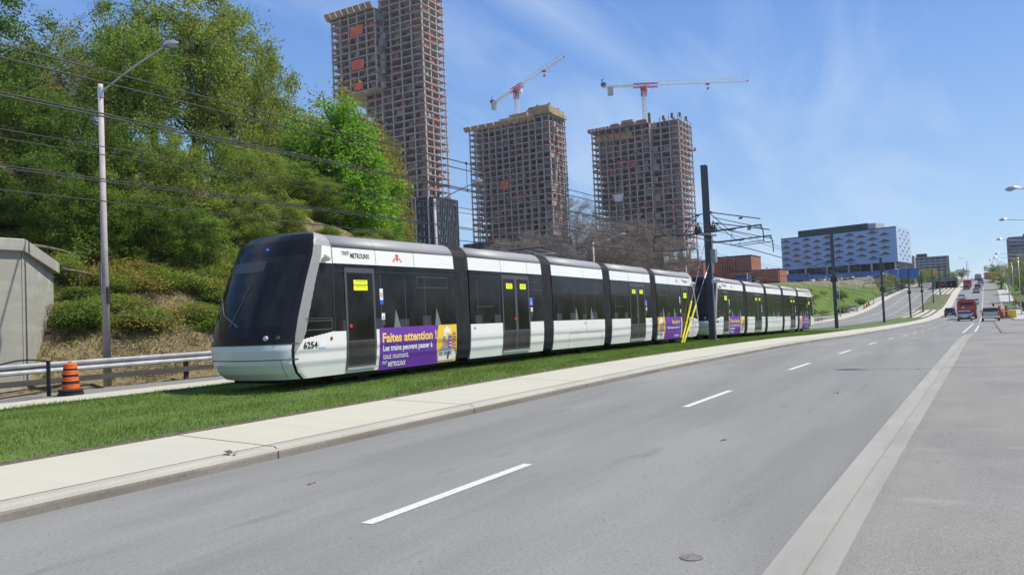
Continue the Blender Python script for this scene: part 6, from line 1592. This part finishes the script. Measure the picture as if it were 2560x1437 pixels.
# ------------------------------------------------------------------ right-hand pavement: fence, drums, bollards
fm = pm('fence_dark', (.10, .11, .12), .6, .4)
fr = empty('chain_fence', (0, 0, 0), 0, 'dark mesh fence curving along the outer edge of the right pavement', 'fence')
prev = None; s = 84; pans = 0
while s < 215:
    x = L(s)+11.2; z = zr(s)+.05; m = MB(); m.tube((x, s, z), (x, s, z+1.5), .035, n=6); m.build('post', fm, fr)
    s2 = s+4; x2 = L(s2)+11.2; z2 = zr(s2)+.05; m = MB()
    for k in range(14): a = (k+.5)/14; m.tube((lerp(x, x2, a), lerp(s, s2, a), lerp(z, z2, a)+.05), (lerp(x, x2, a), lerp(s, s2, a), lerp(z, z2, a)+1.45), .012, n=3, cap=False)
    for zq in (.08, .75, 1.46): m.tube((x, s, z+zq), (x2, s2, z2+zq), .022, n=4)
    m.build('mesh_panel', fm, fr); s = s2
DR = [(5.6, 132, 'first of the cluster right of the pickup truck'), (6.2, 134, 'second of the cluster right of the pickup truck'), (6.8, 136, 'yellowish-lit one at the right of the pickup cluster'), (6.1, 139, 'rear one of the pickup cluster'), (6.6, 196, 'left one of the pair on the raised verge'), (7.9, 197, 'right one of the pair on the raised verge'), (5.7, 214, 'left of the green verge patch'), (10.0, 222, 'right of the green verge patch'), (10.6, 228, 'farther right of the green verge patch')]
for o_, s, lab in DR: drum((L(s)+o_, s, zr(s)+.15), 'far orange striped drum, '+lab, 1.15)
for i, (n, s) in enumerate(((-24.0, 236), (-24.0, 243), (-24.2, 251))): drum((n+1, s, G(n+1, s)+.02), 'tiny orange drum by the far carriageway, '+['nearest', 'middle', 'farthest'][i], 1.1)
gp = strip('verge_grass', [(7.7, .17), (10.4, .19)], 205, 236, pm('verge_green', (.085, .15, .03), 1, var=.3, scale=1)); tag(gp, 'small patch of green grass on the right verge', 'grass', None, 'stuff')
gp = strip('verge_grass', [(7.6, .17), (10.2, .19)], 300, 380, MATS['verge_green']); tag(gp, 'upper green verge strip beside the climbing road', 'grass', None, 'stuff')
ybx = MB(); ybx.box(-.5, .5, -.4, .4, 0, 1.0); ybx.box(-.52, .52, -.42, .42, 1.0, 1.12); ybx.box(-.2, .2, -.45, -.4, .3, .7); o = ybx.build('grit_box', pm('box_yellow', (.75, .62, .03), .5)); o.location = (L(137)+7.5, 137, zr(137)+.15); tag(o, 'small yellow lidded box beside the orange drums', 'box')
# parapet and site bits on the left of the far carriageway
pr = empty('concrete_parapet', (0, 0, 0), 0, 'pale concrete parapet along the left of the far carriageway', 'parapet')
m = MB(); rows = []
for i in range(22):
    s = 142+i*2; x = lrL(s)-2.0; z = zr(s); rows.append([(x, s, z), (x+.15, s, z+.9), (x-.15, s, z+.9), (x-.3, s, z)])
m.grid(rows); m.poly(rows[0]); m.build('wall', wallm, pr)
m = MB(); m.path([(r_[1][0]-.15, r_[1][1], r_[1][2]+.45) for r_ in rows], .05); m.build('rail', galv, pr)
struct(strip('slab_far_left', [(lambda s: lrL(s), .01), (lambda s: lrL(s)-.05, .14), (lambda s: lrL(s)-1.9, .16), (lambda s: lrL(s)-1.95, -.3)], 96, 420, conc, 2.0))
struct(strip('left_path', [(lambda s: lrL(s)-2.6, .08), (lambda s: lrL(s)-4.2, .10)], 150, 300, pm('path_pale', (.36, .33, .29), .95, var=.1), 2.0, drape=True))
# people standing by the foot of the bank, tiny
skin = pm('skin', (.45, .27, .19), .6); clothb = pm('cloth_blue', (.03, .07, .22), .8); clothw = pm('cloth_white', (.7, .7, .72), .8); clothd = pm('cloth_dark', (.03, .03, .035), .8); hair = pm('hair_dark', (.03, .022, .018), .8)
def person(loc, rz, top, leg, lab):
    root = empty('person', loc, rz, lab, 'person', 'people by the foot of the bank')
    V = [(0, 0, .95), (0, .01, 1.18), (0, 0, 1.40), (0, 0, 1.52), (0, .01, 1.66), (.19, 0, 1.40), (.25, .03, 1.12), (.26, .10, .88), (-.19, 0, 1.40), (-.25, .02, 1.12), (-.25, .08, .88), (.10, 0, .90), (.12, .03, .50), (.12, -.02, .08), (.12, .12, .04), (-.10, 0, .90), (-.12, -.02, .50), (-.13, -.06, .08), (-.13, .08, .04), (0, .02, 1.76)]
    E_ = [(0, 1), (1, 2), (2, 3), (3, 4), (4, 19), (2, 5), (5, 6), (6, 7), (2, 8), (8, 9), (9, 10), (0, 11), (11, 12), (12, 13), (13, 14), (0, 15), (15, 16), (16, 17), (17, 18)]
    RR = [.15, .14, .16, .06, .10, .07, .05, .035, .07, .05, .035, .10, .065, .045, .04, .10, .065, .045, .04, .085]
    me = bpy.data.meshes.new('body'); me.from_pydata(V, E_, []); o = bpy.data.objects.new('body', me); COL.objects.link(o)
    md = o.modifiers.new('skin', 'SKIN'); 
    if not me.skin_vertices: bpy.context.view_layer.update()
    sk_ = me.skin_vertices[0].data if me.skin_vertices else None
    if sk_:
        for i, r_ in enumerate(RR): sk_[i].radius = (r_, r_*.8)
        sk_[0].use_root = True
    o.modifiers.new('sub', 'SUBSURF').levels = 1
    dg = bpy.context.evaluated_depsgraph_get(); mm = bpy.data.meshes.new_from_object(o.evaluated_get(dg)); bpy.data.objects.remove(o)
    for mt_ in (skin, top, leg): mm.materials.append(mt_)
    for p in mm.polygons: z = p.center.z; p.material_index = 0 if (z > 1.5 or (z < .95 and abs(p.center.x) > .21)) else (1 if z > .93 else 2)
    ob = bpy.data.objects.new('body', mm); COL.objects.link(ob); ob.parent = root
    m = MB(); m.lathe([(.09, 1.70), (.115, 1.76), (.10, 1.83), (.03, 1.87)], 0, 0, 10); m.build('hair', hair, root)
    return root
for i, (n, s, tp_, lg, lab) in enumerate(((-20.2, 117, clothw, clothw, 'person in pale clothes standing past the rear of the second tram'), (-18.9, 118, clothb, clothd, 'person in a dark blue top right of the one in pale clothes'))):
    person((n-5.2, s, G(n-5.2, s)+.02), R(40*i), tp_, lg, lab)

# ------------------------------------------------------------------ thin spring haze
hzb = MB(); hzb.box(-700, 320, -120, 1150, -9, 175); hz = hzb.build('haze', []); hz['kind'] = 'stuff'; hz['label'] = 'thin pale haze in the air over the valley'
hm = bpy.data.materials.new('haze_air'); hm.use_nodes = True; ht = hm.node_tree; ht.nodes.clear()
pv = ht.nodes.new('ShaderNodeVolumePrincipled'); pv.inputs['Color'].default_value = (.80, .88, 1, 1); pv.inputs['Density'].default_value = .00014; pv.inputs['Anisotropy'].default_value = .2
ho = ht.nodes.new('ShaderNodeOutputMaterial'); ht.links.new(pv.outputs[0], ho.inputs['Volume']); hz.data.materials.append(hm)
